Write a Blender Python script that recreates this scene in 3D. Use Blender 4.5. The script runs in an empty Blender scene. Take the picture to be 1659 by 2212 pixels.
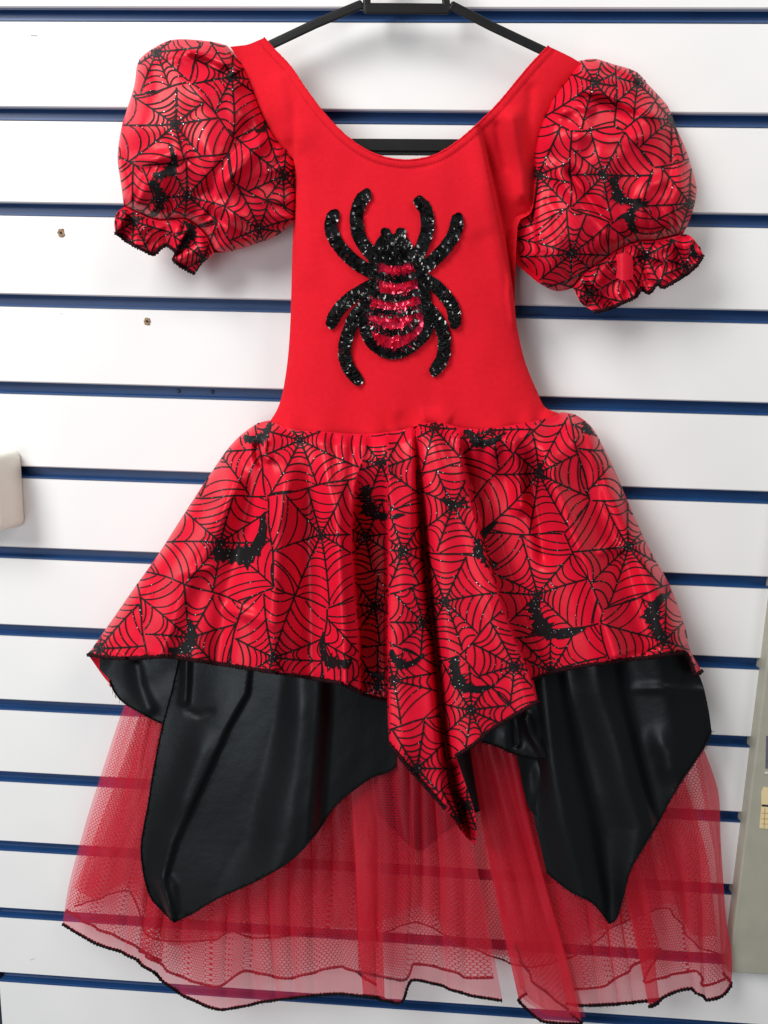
import bpy, math, random
import numpy as np
from mathutils import Vector, Matrix
from mathutils.geometry import delaunay_2d_cdt

rng = np.random.default_rng(7)
random.seed(7)
scene = bpy.context.scene
COL = scene.collection

# ------------------------------------------------------------------ camera
S = 4.0 / 3.0                                  # slat pitch 0.1 m
CAM = np.array([0.0451 * S, -0.6189 * S, -0.2889 * S])
PITCH, YAW, ROLL, FPX = -0.1689, 0.0484, 0.0280, 2835.55 * 0.54
def cam_basis():
    cy, sy, cp, sp = math.cos(YAW), math.sin(YAW), math.cos(PITCH), math.sin(PITCH)
    f = np.array([-sy * cp, cy * cp, sp]); r = np.array([cy, sy, 0.0]); u = np.cross(r, f)
    c, s = math.cos(ROLL), math.sin(ROLL)
    return c * r + s * u, -s * r + c * u, f
RT, UP, FW = cam_basis()
cam = bpy.data.objects.new('camera', bpy.data.cameras.new('camera'))
COL.objects.link(cam)
cam.matrix_world = Matrix(((RT[0], UP[0], -FW[0], CAM[0]), (RT[1], UP[1], -FW[1], CAM[1]),
                           (RT[2], UP[2], -FW[2], CAM[2]), (0, 0, 0, 1)))
cam.data.sensor_fit = 'VERTICAL'; cam.data.sensor_height = 24.0
cam.data.lens = FPX / 2212.0 * 24.0
cam.data.clip_start = 0.02; cam.data.clip_end = 50.0
scene.camera = cam

# ------------------------------------------------------------------ light
world = bpy.data.worlds.new('World'); scene.world = world; world.use_nodes = True
world.node_tree.nodes['Background'].inputs[0].default_value = (0.93, 0.96, 1.0, 1)
world.node_tree.nodes['Background'].inputs[1].default_value = 0.12
def area(name, loc, target, sx, sy, power, col):
    l = bpy.data.lights.new(name, 'AREA'); l.shape = 'RECTANGLE'; l.size = sx; l.size_y = sy
    l.energy = power; l.color = col
    o = bpy.data.objects.new(name, l); COL.objects.link(o); o.location = loc
    d = Vector(target) - Vector(loc); o.rotation_euler = d.to_track_quat('-Z', 'Y').to_euler()
area('ceiling_light', (-1.50, -1.60, 1.05), (0.05, 0, -0.5), 1.0, 1.7, 76.0, (1.0, 0.985, 0.96))
area('ceiling_light', (1.35, -1.30, 1.00), (0.0, 0, -0.5), 0.8, 1.2, 17.0, (1.0, 0.96, 0.90))
area('low_fill_light', (-1.00, -2.70, -1.15), (0.0, 0, -0.6), 1.1, 1.5, 24.0, (0.93, 0.97, 1.0))  # added low fill, no real window: brings sheen to the black satin
scene.view_settings.view_transform = 'Standard'
scene.view_settings.look = 'None'
scene.view_settings.exposure = -0.05
scene.view_settings.gamma = 1.0
scene.cycles.transparent_max_bounces = 40
scene.cycles.max_bounces = 10

# ------------------------------------------------------------------ helpers
def W(x, y, d):
    """photo position (x, y on a 1659 x 2212 view) at d metres in front of the wall -> world point"""
    x = np.asarray(x, float); y = np.asarray(y, float); d = np.asarray(d, float)
    v = RT * ((x - 829.5) / FPX)[..., None] + UP * ((1106.0 - y) / FPX)[..., None] + FW
    t = (-d - CAM[1]) / v[..., 1]
    return CAM + v * t[..., None]

def mat(name):
    m = bpy.data.materials.new(name); m.use_nodes = True
    nt = m.node_tree; b = nt.nodes['Principled BSDF']
    return m, nt, b
def node(nt, kind, **kw):
    n = nt.nodes.new(kind)
    for k, v in kw.items():
        if k.startswith('i_'):
            n.inputs[int(k[2:]) if k[2:].isdigit() else k[2:]].default_value = v
        else:
            setattr(n, k, v)
    return n
def bump(nt, b, height, strength, dist):
    bp = node(nt, 'ShaderNodeBump'); bp.inputs['Strength'].default_value = strength
    bp.inputs['Distance'].default_value = dist
    nt.links.new(height, bp.inputs['Height']); nt.links.new(bp.outputs[0], b.inputs['Normal'])
def texco(nt, out='Object'):
    return node(nt, 'ShaderNodeTexCoord').outputs[out]
def mixcol(nt, fac, a, b):
    m = node(nt, 'ShaderNodeMix', data_type='RGBA')
    nt.links.new(fac, m.inputs[0]) if not isinstance(fac, (int, float)) else None
    m.inputs[6].default_value = a; m.inputs[7].default_value = b
    return m.outputs[2]
def ramp(nt, fac, p0, p1):
    r = node(nt, 'ShaderNodeMapRange'); r.inputs[1].default_value = p0; r.inputs[2].default_value = p1
    nt.links.new(fac, r.inputs[0]); return r.outputs[0]

def mesh_obj(name, verts, faces, m=None, parent=None, smooth=True, uv=None, kind=None):
    me = bpy.data.meshes.new(name)
    me.from_pydata([tuple(v) for v in verts], [], [tuple(int(i) for i in f) for f in faces])
    if smooth: me.polygons.foreach_set('use_smooth', [True] * len(me.polygons))
    if uv is not None:
        lay = me.uv_layers.new(name='UVMap')
        li = np.zeros(len(me.loops), int); me.loops.foreach_get('vertex_index', li)
        lay.data.foreach_set('uv', np.asarray(uv)[li].astype(np.float32).ravel())
    me.update()
    if m: me.materials.append(m)
    o = bpy.data.objects.new(name, me); COL.objects.link(o)
    if parent: o.parent = parent
    if kind: o['kind'] = kind
    return o
def thing(name, label, cat, loc=(0, 0, 0)):
    o = bpy.data.objects.new(name, None); COL.objects.link(o)
    o['label'] = label; o['category'] = cat; o.empty_display_size = 0.02
    return o

def cr(pts, step=6.0):
    """Catmull-Rom through pts; a repeated point is a corner"""
    pts = [np.array(p, float) for p in pts]
    runs = [[pts[0]]]
    for p in pts[1:]:
        if np.allclose(p, runs[-1][-1]): runs.append([p])
        else: runs[-1].append(p)
    out = []
    for r in runs:
        if len(r) < 2: continue
        q = [2 * r[0] - r[1]] + r + [2 * r[-1] - r[-2]]
        for i in range(1, len(q) - 2):
            a, b, c, d = q[i - 1], q[i], q[i + 1], q[i + 2]
            n = max(1, int(math.ceil(np.linalg.norm((c - b)[:2]) / step)))
            for k in range(n):
                t = k / n
                out.append(0.5 * (2 * b + (c - a) * t + (2 * a - 5 * b + 4 * c - d) * t * t + (3 * b - a - 3 * c + d) * t ** 3))
        out.append(r[-1])
    res = [out[0]]
    for p in out[1:]:
        if np.linalg.norm((p - res[-1])[:2]) > 0.4: res.append(p)
    return np.array(res)

def inside(P, poly):
    x, y = P[:, 0], P[:, 1]; r = np.zeros(len(P), bool); n = len(poly)
    for i in range(n):
        x1, y1 = poly[i]; x2, y2 = poly[(i + 1) % n]
        if y1 == y2: continue
        c = (y1 > y) != (y2 > y)
        r ^= c & (x < (x2 - x1) * (y - y1) / (y2 - y1) + x1)
    return r
def dpoly(P, poly):
    """distance to an open polyline, parameter 0..1 along it, signed side"""
    poly = np.asarray(poly, float)
    L = np.r_[0, np.cumsum(np.linalg.norm(np.diff(poly, axis=0), axis=1))]
    best = np.full(len(P), 1e9); tt = np.zeros(len(P)); sg = np.zeros(len(P))
    for i in range(len(poly) - 1):
        a, b = poly[i], poly[i + 1]; e = b - a; l2 = e @ e
        if l2 < 1e-9: continue
        t = np.clip(((P - a) @ e) / l2, 0, 1); q = P - a - t[:, None] * e
        d = np.hypot(q[:, 0], q[:, 1]); m = d < best
        best[m] = d[m]; tt[m] = ((L[i] + t * math.sqrt(l2)) / L[-1])[m]
        sg[m] = np.sign(e[0] * q[:, 1] - e[1] * q[:, 0])[m]
    return best, tt, sg
def ridge(P, poly, w, amp, t0=0.15, t1=0.15):
    d, t, _ = dpoly(P, poly)
    tap = np.clip(t / max(t0, 1e-6), 0, 1) * np.clip((1 - t) / max(t1, 1e-6), 0, 1)
    tap = tap * tap * (3 - 2 * tap)
    return amp * np.exp(-(d / w) ** 2) * tap
def crease(P, poly, w, amp, t0=0.15, t1=0.15):
    d, t, _ = dpoly(P, poly)
    tap = np.clip(t / max(t0, 1e-6), 0, 1) * np.clip((1 - t) / max(t1, 1e-6), 0, 1)
    return amp * np.clip(1 - np.sqrt((d / w) ** 2 + 0.004), 0, 1) ** 1.25 * tap
def sstep(x, a, b):
    t = np.clip((x - a) / (b - a), 0, 1); return t * t * (3 - 2 * t)
_ng = {}
def noise(P, sx, sy, seed, ang=0.0):
    if seed not in _ng: _ng[seed] = np.random.default_rng(seed).uniform(-1, 1, (64, 64))
    g = _ng[seed]; c, s = math.cos(ang), math.sin(ang)
    x = (P[:, 0] * c + P[:, 1] * s) / sx + 7.3; y = (-P[:, 0] * s + P[:, 1] * c) / sy + 3.1
    i = np.floor(x).astype(int); j = np.floor(y).astype(int); fx = x - i; fy = y - j
    fx = fx * fx * (3 - 2 * fx); fy = fy * fy * (3 - 2 * fy)
    def G(a, b): return g[a % 64, b % 64]
    return (G(i, j) * (1 - fx) + G(i + 1, j) * fx) * (1 - fy) + (G(i, j + 1) * (1 - fx) + G(i + 1, j + 1) * fx) * fy
def prof(d, R):
    t = np.clip(d / R, 0, 1); return np.sqrt(np.clip(1 - (1 - t) ** 2, 0, 1))

def fill(poly, h, extra=None):
    poly = np.asarray(poly, float)
    if np.linalg.norm(poly[0] - poly[-1]) < 0.5: poly = poly[:-1]
    x0, y0 = poly.min(0); x1, y1 = poly.max(0)
    ys = np.arange(y0, y1, h * 0.866); pts = []
    for k, y in enumerate(ys):
        xs = np.arange(x0 + (h / 2 if k % 2 else 0), x1, h); pts.append(np.c_[xs, np.full(len(xs), y)])
    G = np.vstack(pts) if pts else np.zeros((0, 2))
    if len(G):
        G = G[inside(G, poly)]
    if len(G):
        d, _, _ = dpoly(G, np.vstack([poly, poly[:1]])); G = G[d > 0.45 * h]
    if extra is not None and len(G):
        E_ = extra[inside(extra, poly)]; d, _, _ = dpoly(E_, np.vstack([poly, poly[:1]])); E_ = E_[d > 0.45 * h]
        keep = np.ones(len(G), bool)
        for k in range(0, len(E_), 400): keep &= (np.hypot(G[:, None, 0] - E_[None, k:k + 400, 0], G[:, None, 1] - E_[None, k:k + 400, 1]).min(1) > 0.6 * h)
        G = np.vstack([G[keep], E_])
    P = np.vstack([poly, G]) if len(G) else poly
    vs = [Vector((float(a), float(b))) for a, b in P]
    r = delaunay_2d_cdt(vs, [], [list(range(len(poly)))], 1, 1e-4)
    V = np.array([(v.x, v.y) for v in r[0]]); F = [tuple(f) for f in r[2]]
    return V, F

class Sheet:
    """cloth panel: an outline and its distance from the wall at every point of it"""
    def __init__(self, outline, depth, h=6.0, step=6.0, extra=None):
        self.extra = extra; self.poly = cr(outline, step); self.depth = depth; self.h = h
    def build(self):
        V, F = fill(self.poly, self.h, self.extra)
        return V, F, self.depth(V)

def sheet_mesh(name, parts, m, parent, uvscale=0.01, kind=None):
    """parts: list of (V2, F, d)"""
    vv, ff, uv, off = [], [], [], 0
    for V, F, d in parts:
        vv.append(W(V[:, 0], V[:, 1], d)); uv.append(V * uvscale)
        ff += [tuple(i + off for i in f) for f in F]; off += len(V)
    return mesh_obj(name, np.vstack(vv), ff, m, parent, True, np.vstack(uv), kind)

class Ribbons:
    """flat strips lying on a sheet; all of one depth function, evaluated in one go"""
    def __init__(self): self.q = []
    def add(self, P, w, depth, lift=0.0007):
        P = np.asarray(P, float)
        if len(P) >= 2: self.q.append((P, np.broadcast_to(np.asarray(w, float), len(P)), depth, lift))
    def build(self, name, m, parent):
        A, B, M_, F, n = [], [], [], [], 0
        for P, w, depth, lift in self.q:
            T = np.gradient(P, axis=0); T /= np.maximum(np.linalg.norm(T, axis=1), 1e-9)[:, None]
            N = np.c_[-T[:, 1], T[:, 0]] * (w / 2)[:, None]
            A.append(P + N); B.append(P - N); M_.append(P)
            i = np.arange(n, n + len(P) - 1); F.append(i); n += len(P)
        A, B, M_ = np.vstack(A), np.vstack(B), np.vstack(M_); depth, lift = self.q[0][2:]
        d = depth(np.vstack([A, B, M_])); dA, dB, dM = d[:n], d[n:2 * n], d[2 * n:]
        V = np.vstack([W(A[:, 0], A[:, 1], np.maximum(dA, dM - .002) + lift), W(B[:, 0], B[:, 1], np.maximum(dB, dM - .002) + lift)])
        F = np.concatenate(F); F = np.stack([F, F + n, F + n + 1, F + 1], 1)
        return mesh_obj(name, V, F.tolist(), m, parent, True, None)

def tube(path, rad, sides=6, closed=False):
    path = np.asarray(path, float); rad = np.broadcast_to(rad, len(path))
    T = np.gradient(path, axis=0); T /= np.maximum(np.linalg.norm(T, axis=1), 1e-12)[:, None]
    up = np.array([0.0, -1.0, 0.0]); vs = []
    for p, t, r in zip(path, T, rad):
        a = np.cross(t, up)
        if np.linalg.norm(a) < 1e-3: a = np.cross(t, np.array([1.0, 0, 0]))
        a /= np.linalg.norm(a); b = np.cross(t, a)
        for k in range(sides):
            an = 2 * math.pi * k / sides; vs.append(p + r * (math.cos(an) * a + math.sin(an) * b))
    fs = []
    for i in range(len(path) - 1):
        for k in range(sides):
            k2 = (k + 1) % sides
            fs.append((i * sides + k, i * sides + k2, (i + 1) * sides + k2, (i + 1) * sides + k))
    fs.append(tuple(range(sides))[::-1]); fs.append(tuple((len(path) - 1) * sides + k for k in range(sides)))
    return np.array(vs), fs
def box(x0, x1, y0, y1, z0, z1):
    v = [(x, y, z) for x in (x0, x1) for y in (y0, y1) for z in (z0, z1)]
    return v, [(0, 1, 3, 2), (4, 6, 7, 5), (0, 4, 5, 1), (2, 3, 7, 6), (0, 2, 6, 4), (1, 5, 7, 3)]
def bevelled(o, w, seg=2):
    b = o.modifiers.new('edges', 'BEVEL'); b.width = w; b.segments = seg; b.limit_method = 'ANGLE'
    return o
def merge(lst):
    vv, ff, off = [], [], 0
    for v, f in lst:
        vv += [tuple(a) for a in v]; ff += [tuple(i + off for i in q) for q in f]; off += len(v)
    return vv, ff

def hem_edge(name, P2, depth, m, parent, r=0.0014, twist=3.0, fuzz=None, fuzz_len=7, fuzz_n=0.25, lift=0.0006, seed=1):
    """overlocked edge: a lumpy thread roll along a hem, with loose fibres standing off it"""
    rg = np.random.default_rng(seed)
    P = cr([tuple(p) for p in P2], 2.2) if len(P2) < 400 else np.asarray(P2)
    d = depth(P) + lift
    path = W(P[:, 0], P[:, 1], d)
    k = np.arange(len(P))
    rad = r * (1 + 0.28 * np.sin(k * 2 * math.pi / twist) + 0.22 * rg.uniform(-1, 1, len(P)))
    lst = [tube(path, rad, 5)]
    if fuzz:
        T = np.gradient(P, axis=0); T /= np.maximum(np.linalg.norm(T, axis=1), 1e-9)[:, None]
        for i in range(len(P)):
            for _ in range(rg.poisson(fuzz_n)):
                n = np.array([-T[i, 1], T[i, 0]]) * rg.choice([-1, 1], p=[0.35, 0.65]) * fuzz
                L = fuzz_len * rg.uniform(0.3, 1.0); a = P[i] + T[i] * rg.uniform(-1, 1)
                c1 = a + n * L * 0.5 + T[i] * rg.uniform(-3, 3); c2 = a + n * L + T[i] * rg.uniform(-6, 6)
                q = np.array([a, c1, c2]); dd = d[i] + np.array([0, 0.001, 0.002]) * rg.uniform(-1, 1)
                lst.append(tube(W(q[:, 0], q[:, 1], dd), [0.00036, 0.0003, 0.00014], 3))
    v, f = merge(lst)
    return mesh_obj(name, v, f, m, parent, True)

# ------------------------------------------------------------------ materials
def m_slat():
    m, nt, b = mat('white_laminate'); t = texco(nt)
    n = node(nt, 'ShaderNodeTexNoise'); n.inputs['Scale'].default_value = 6; nt.links.new(t, n.inputs[0])
    c = mixcol(nt, ramp(nt, n.outputs[0], 0.3, 0.7), (0.80, 0.80, 0.80, 1), (0.84, 0.84, 0.84, 1))
    # faint scuffs
    s = node(nt, 'ShaderNodeTexNoise'); s.inputs['Scale'].default_value = 55; s.inputs['Detail'].default_value = 6
    mp = node(nt, 'ShaderNodeMapping'); mp.inputs['Scale'].default_value = (0.25, 1, 1); nt.links.new(t, mp.inputs[0]); nt.links.new(mp.outputs[0], s.inputs[0])
    mx = node(nt, 'ShaderNodeMix', data_type='RGBA'); nt.links.new(ramp(nt, s.outputs[0], 0.735, 0.79), mx.inputs[0])
    nt.links.new(c, mx.inputs[6]); mx.inputs[7].default_value = (0.55, 0.55, 0.56, 1)
    nt.links.new(mx.outputs[2], b.inputs['Base Color'])
    nt.links.new(ramp(nt, n.outputs[0], -0.6, 2.2), b.inputs['Roughness'])
    g = node(nt, 'ShaderNodeTexNoise'); g.inputs['Scale'].default_value = 900; nt.links.new(t, g.inputs[0])
    bump(nt, b, g.outputs[0], 0.06, 0.0004)
    return m
def m_plain(name, col, rough=0.5, metal=0.0, nscale=80, nstr=0.15, var=0.12, spec=0.5):
    m, nt, b = mat(name); t = texco(nt)
    n = node(nt, 'ShaderNodeTexNoise'); n.inputs['Scale'].default_value = nscale; n.inputs['Detail'].default_value = 4; nt.links.new(t, n.inputs[0])
    a = tuple(c * (1 - var) for c in col) + (1,); e = tuple(min(1, c * (1 + var)) for c in col) + (1,)
    nt.links.new(mixcol(nt, ramp(nt, n.outputs[0], 0.3, 0.7), a, e), b.inputs['Base Color'])
    b.inputs['Roughness'].default_value = rough; b.inputs['Metallic'].default_value = metal
    b.inputs['Specular IOR Level'].default_value = spec
    if nstr: bump(nt, b, n.outputs[0], nstr, 0.0008)
    return m
def m_knit():
    m, nt, b = mat('red_knit'); t = texco(nt, 'UV')
    w = node(nt, 'ShaderNodeTexWave'); w.inputs['Scale'].default_value = 26; w.inputs['Distortion'].default_value = 1.2
    nt.links.new(t, w.inputs[0])
    n = node(nt, 'ShaderNodeTexNoise'); n.inputs['Scale'].default_value = 9.0; n.inputs['Detail'].default_value = 8; n.inputs['Roughness'].default_value = 0.75; nt.links.new(t, n.inputs[0])
    nt.links.new(mixcol(nt, ramp(nt, n.outputs[0], 0.3, 0.7), (0.64, 0.006, 0.017, 1), (0.71, 0.009, 0.023, 1)), b.inputs['Base Color'])
    b.inputs['Roughness'].default_value = 0.9; b.inputs['Specular IOR Level'].default_value = 0.15
    b.inputs['Sheen Weight'].default_value = 0.12; b.inputs['Sheen Roughness'].default_value = 0.5
    b.inputs['Sheen Tint'].default_value = (1, 0.25, 0.22, 1)
    bump(nt, b, w.outputs[0], 0.12, 0.0006)
    return m
def m_satin(name, col, spec, rough, aniso=0.5, tint=(1, 1, 1, 1), wr=0.10):
    m, nt, b = mat(name); t = texco(nt, 'UV')
    n = node(nt, 'ShaderNodeTexNoise'); n.inputs['Scale'].default_value = 1.4; n.inputs['Detail'].default_value = 3; nt.links.new(t, n.inputs[0])
    a = tuple(c * 0.93 for c in col) + (1,); e = tuple(min(1, c * 1.06) for c in col) + (1,)
    nt.links.new(mixcol(nt, ramp(nt, n.outputs[0], 0.3, 0.7), a, e), b.inputs['Base Color'])
    b.inputs['Roughness'].default_value = rough; b.inputs['Specular IOR Level'].default_value = spec
    b.inputs['Specular Tint'].default_value = tint
    b.inputs['Anisotropic'].default_value = aniso
    f = node(nt, 'ShaderNodeTexNoise'); f.inputs['Scale'].default_value = 5.5; f.inputs['Detail'].default_value = 5; nt.links.new(t, f.inputs[0])
    bump(nt, b, f.outputs[0], wr, 0.003)
    return m
def m_glitter(flake=0.935):
    m, nt, b = mat('black_glitter'); t = texco(nt)
    v = node(nt, 'ShaderNodeTexVoronoi'); v.inputs['Scale'].default_value = 1150; nt.links.new(t, v.inputs['Vector'])
    sep = node(nt, 'ShaderNodeSeparateColor'); nt.links.new(v.outputs['Color'], sep.inputs[0])
    k = node(nt, 'ShaderNodeMath', operation='GREATER_THAN'); k.inputs[1].default_value = flake; nt.links.new(sep.outputs[0], k.inputs[0])
    nt.links.new(mixcol(nt, k.outputs[0], (0.010, 0.009, 0.010, 1), (0.7, 0.71, 0.73, 1)), b.inputs['Base Color'])
    nt.links.new(k.outputs[0], b.inputs['Metallic']); b.inputs['Roughness'].default_value = 0.45
    b.inputs['Specular IOR Level'].default_value = 0.12
    bump(nt, b, sep.outputs[1], 0.5, 0.0004)
    return m
def m_sheer(name, col, alpha, tint, hexnet=False, wire=0.085, pitch=7.0):
    """thin see-through cloth: threads that scatter and transmit light, gaps that let it through"""
    m, nt, b = mat(name); nt.nodes.remove(b)
    out = nt.nodes['Material Output']
    tr = node(nt, 'ShaderNodeBsdfTransparent'); tr.inputs[0].default_value = tint + (1,)
    df = node(nt, 'ShaderNodeBsdfDiffuse'); df.inputs[0].default_value = col + (1,)
    tl = node(nt, 'ShaderNodeBsdfTranslucent'); tl.inputs[0].default_value = col + (1,)
    mx = node(nt, 'ShaderNodeMixShader'); mx.inputs[0].default_value = 0.45
    nt.links.new(df.outputs[0], mx.inputs[1]); nt.links.new(tl.outputs[0], mx.inputs[2])
    sh = mx.outputs[0]
    if not hexnet:
        gl = node(nt, 'ShaderNodeBsdfGlossy'); gl.inputs[0].default_value = (1, 0.55, 0.58, 1); gl.inputs['Roughness'].default_value = 0.45
        m2 = node(nt, 'ShaderNodeMixShader'); m2.inputs[0].default_value = 0.10
        nt.links.new(sh, m2.inputs[1]); nt.links.new(gl.outputs[0], m2.inputs[2]); sh = m2.outputs[0]
    fin = node(nt, 'ShaderNodeMixShader')
    nt.links.new(tr.outputs[0], fin.inputs[1]); nt.links.new(sh, fin.inputs[2]); nt.links.new(fin.outputs[0], out.inputs[0])
    if hexnet:
        uv = texco(nt, 'UV')
        sc = node(nt, 'ShaderNodeVectorMath', operation='SCALE'); sc.inputs['Scale'].default_value = 1.0 / pitch; nt.links.new(uv, sc.inputs[0])
        def cell(off):
            a = node(nt, 'ShaderNodeVectorMath', operation='ADD'); a.inputs[1].default_value = (100 + off * 0.5, 173.2 + off * 0.866, 0); nt.links.new(sc.outputs[0], a.inputs[0])
            q = node(nt, 'ShaderNodeVectorMath', operation='MODULO'); q.inputs[1].default_value = (1, 1.7320508, 1); nt.links.new(a.outputs[0], q.inputs[0])
            s = node(nt, 'ShaderNodeVectorMath', operation='SUBTRACT'); s.inputs[1].default_value = (0.5, 0.8660254, 0); nt.links.new(q.outputs[0], s.inputs[0])
            ab = node(nt, 'ShaderNodeVectorMath', operation='ABSOLUTE'); nt.links.new(s.outputs[0], ab.inputs[0])
            dt = node(nt, 'ShaderNodeVectorMath', operation='DOT_PRODUCT'); dt.inputs[1].default_value = (0.5, 0.8660254, 0); nt.links.new(ab.outputs[0], dt.inputs[0])
            sx = node(nt, 'ShaderNodeSeparateXYZ'); nt.links.new(ab.outputs[0], sx.inputs[0])
            mm = node(nt, 'ShaderNodeMath', operation='MAXIMUM'); nt.links.new(dt.outputs['Value'], mm.inputs[0]); nt.links.new(sx.outputs[0], mm.inputs[1])
            return mm.outputs[0]
        mn = node(nt, 'ShaderNodeMath', operation='MINIMUM'); nt.links.new(cell(0), mn.inputs[0]); nt.links.new(cell(1), mn.inputs[1])
        g = node(nt, 'ShaderNodeMath', operation='GREATER_THAN'); g.inputs[1].default_value = 0.5 - wire; nt.links.new(mn.outputs[0], g.inputs[0])
        k = node(nt, 'ShaderNodeMath', operation='MULTIPLY'); k.inputs[1].default_value = alpha; nt.links.new(g.outputs[0], k.inputs[0])
        nt.links.new(k.outputs[0], fin.inputs[0])
    else:
        lw = node(nt, 'ShaderNodeLayerWeight'); lw.inputs[0].default_value = 0.35      # more thread in the way at a slant
        r = node(nt, 'ShaderNodeMapRange'); r.inputs[3].default_value = alpha; r.inputs[4].default_value = min(1, alpha + 0.5)
        nt.links.new(lw.outputs['Facing'], r.inputs[0]); nt.links.new(r.outputs[0], fin.inputs[0])
    return m

M_SLAT = m_slat()
M_BLUE = m_plain('blue_insert', (0.009, 0.054, 0.180), 0.45, 0.0, 30, 0.03, 0.10)
M_CORE = m_plain('fibreboard_core', (0.30, 0.20, 0.12), 0.9, 0, 300, 0.3, 0.3)
M_BLACKPL = m_plain('black_plastic', (0.006, 0.006, 0.0065), 0.5, 0, 120, 0.1, 0.2, 0.25)
M_CREAM = m_plain('cream_plastic', (0.91, 0.95, 0.84), 0.35, 0, 20, 0.03, 0.03)
M_GREY = m_plain('grey_green_steel', (0.36, 0.355, 0.29), 0.45, 0, 40, 0.05, 0.05)
M_DARK = m_plain('dark_steel', (0.03, 0.04, 0.09), 0.5, 0, 40, 0.05, 0.1)
M_SLOT = m_plain('slot_grey', (0.12, 0.11, 0.14), 0.6)
M_PAPER = m_plain('label_card', (0.74, 0.60, 0.34), 0.8, 0, 60, 0.05, 0.05)
M_INK = m_plain('label_ink', (0.02, 0.015, 0.015), 0.8)
M_INK2 = m_plain('label_rule', (0.40, 0.25, 0.10), 0.8)
M_SCREW = m_plain('dull_screw', (0.10, 0.14, 0.22), 0.4, 0.6)
M_KNIT = m_knit()
M_SATIN = m_satin('red_satin', (0.70, 0.008, 0.032), 0.42, 0.38, 0.0, (1, 0.45, 0.42, 1))
M_BSATIN = m_satin('black_satin', (0.0035, 0.004, 0.0045), 0.36, 0.41, 0.0, (0.88, 0.95, 1, 1), 0.10)
M_GLIT = m_glitter(0.989)
M_BAT = m_glitter(0.989)
M_THREAD_B = m_plain('black_thread', (0.006, 0.005, 0.006), 0.9, 0, 900, 0.4, 0.4, 0.1)
M_THREAD_RB = m_plain('black_red_thread', (0.020, 0.004, 0.006), 0.9, 0, 700, 0.4, 0.9, 0.1)
M_THREAD_R = m_plain('dark_red_thread', (0.10, 0.006, 0.014), 0.85, 0, 700, 0.4, 0.5)
M_THREAD_K = m_plain('red_stitch', (0.50, 0.004, 0.009), 0.9)
M_ORG = m_sheer('red_organza', (0.86, 0.026, 0.066), 0.29, (1.0, 0.88, 0.90))
M_NET = m_sheer('red_net', (0.60, 0.010, 0.038), 0.95, (1, 1, 1), True, 0.095, 6.6)
M_SEQB, nt_, b_ = mat('black_sequin')
def seq_mat(name, c0, c1, rough, metal):
    m, nt, b = mat(name)
    oi = node(nt, 'ShaderNodeTexNoise'); oi.inputs['Scale'].default_value = 420; nt.links.new(texco(nt), oi.inputs[0])
    nt.links.new(mixcol(nt, ramp(nt, oi.outputs[0], 0.3, 0.7), c0 + (1,), c1 + (1,)), b.inputs['Base Color'])
    b.inputs['Roughness'].default_value = rough; b.inputs['Metallic'].default_value = metal
    b.inputs['Coat Weight'].default_value = 0.6; b.inputs['Coat Roughness'].default_value = 0.06
    return m
M_SEQB = seq_mat('black_sequin_foil', (0.008, 0.008, 0.009), (0.022, 0.023, 0.024), 0.14, 0.3)
M_SEQR = seq_mat('crimson_sequin_foil', (0.85, 0.012, 0.060), (0.94, 0.04, 0.13), 0.2, 0.5)

# ------------------------------------------------------------------ slat wall
PITCHZ = 0.1; GAP = 0.0134
XL = float(W(np.array([-3.0]), np.array([2100.0]), np.array([0.0]))[0, 0]); XR = 0.90
wall = thing('slat_wall', 'white slatted shop display wall with blue grooves behind the dress', 'wall')
NS = 16
def slat_profile():
    z0, z1 = -PITCHZ + GAP, 0.0          # front face from top edge down to the next groove
    r = 0.0012
    return [(0.011, z1 - 0.0), (r, z1), (0, z1 - r), (0, z0 + r), (r, z0), (0.006, z0), (0.006, z0 + 0.004), (0.011, z0 + 0.004)]
pr = slat_profile(); n = len(pr)
sv = [(x, y, z) for x in (XL, XR) for (y, z) in pr]
sf = [(i, (i + 1) % n, n + (i + 1) % n, n + i) for i in range(n)] + [tuple(range(n))[::-1], tuple(range(n, 2 * n))]
slat0 = None; ins0 = None
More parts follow.
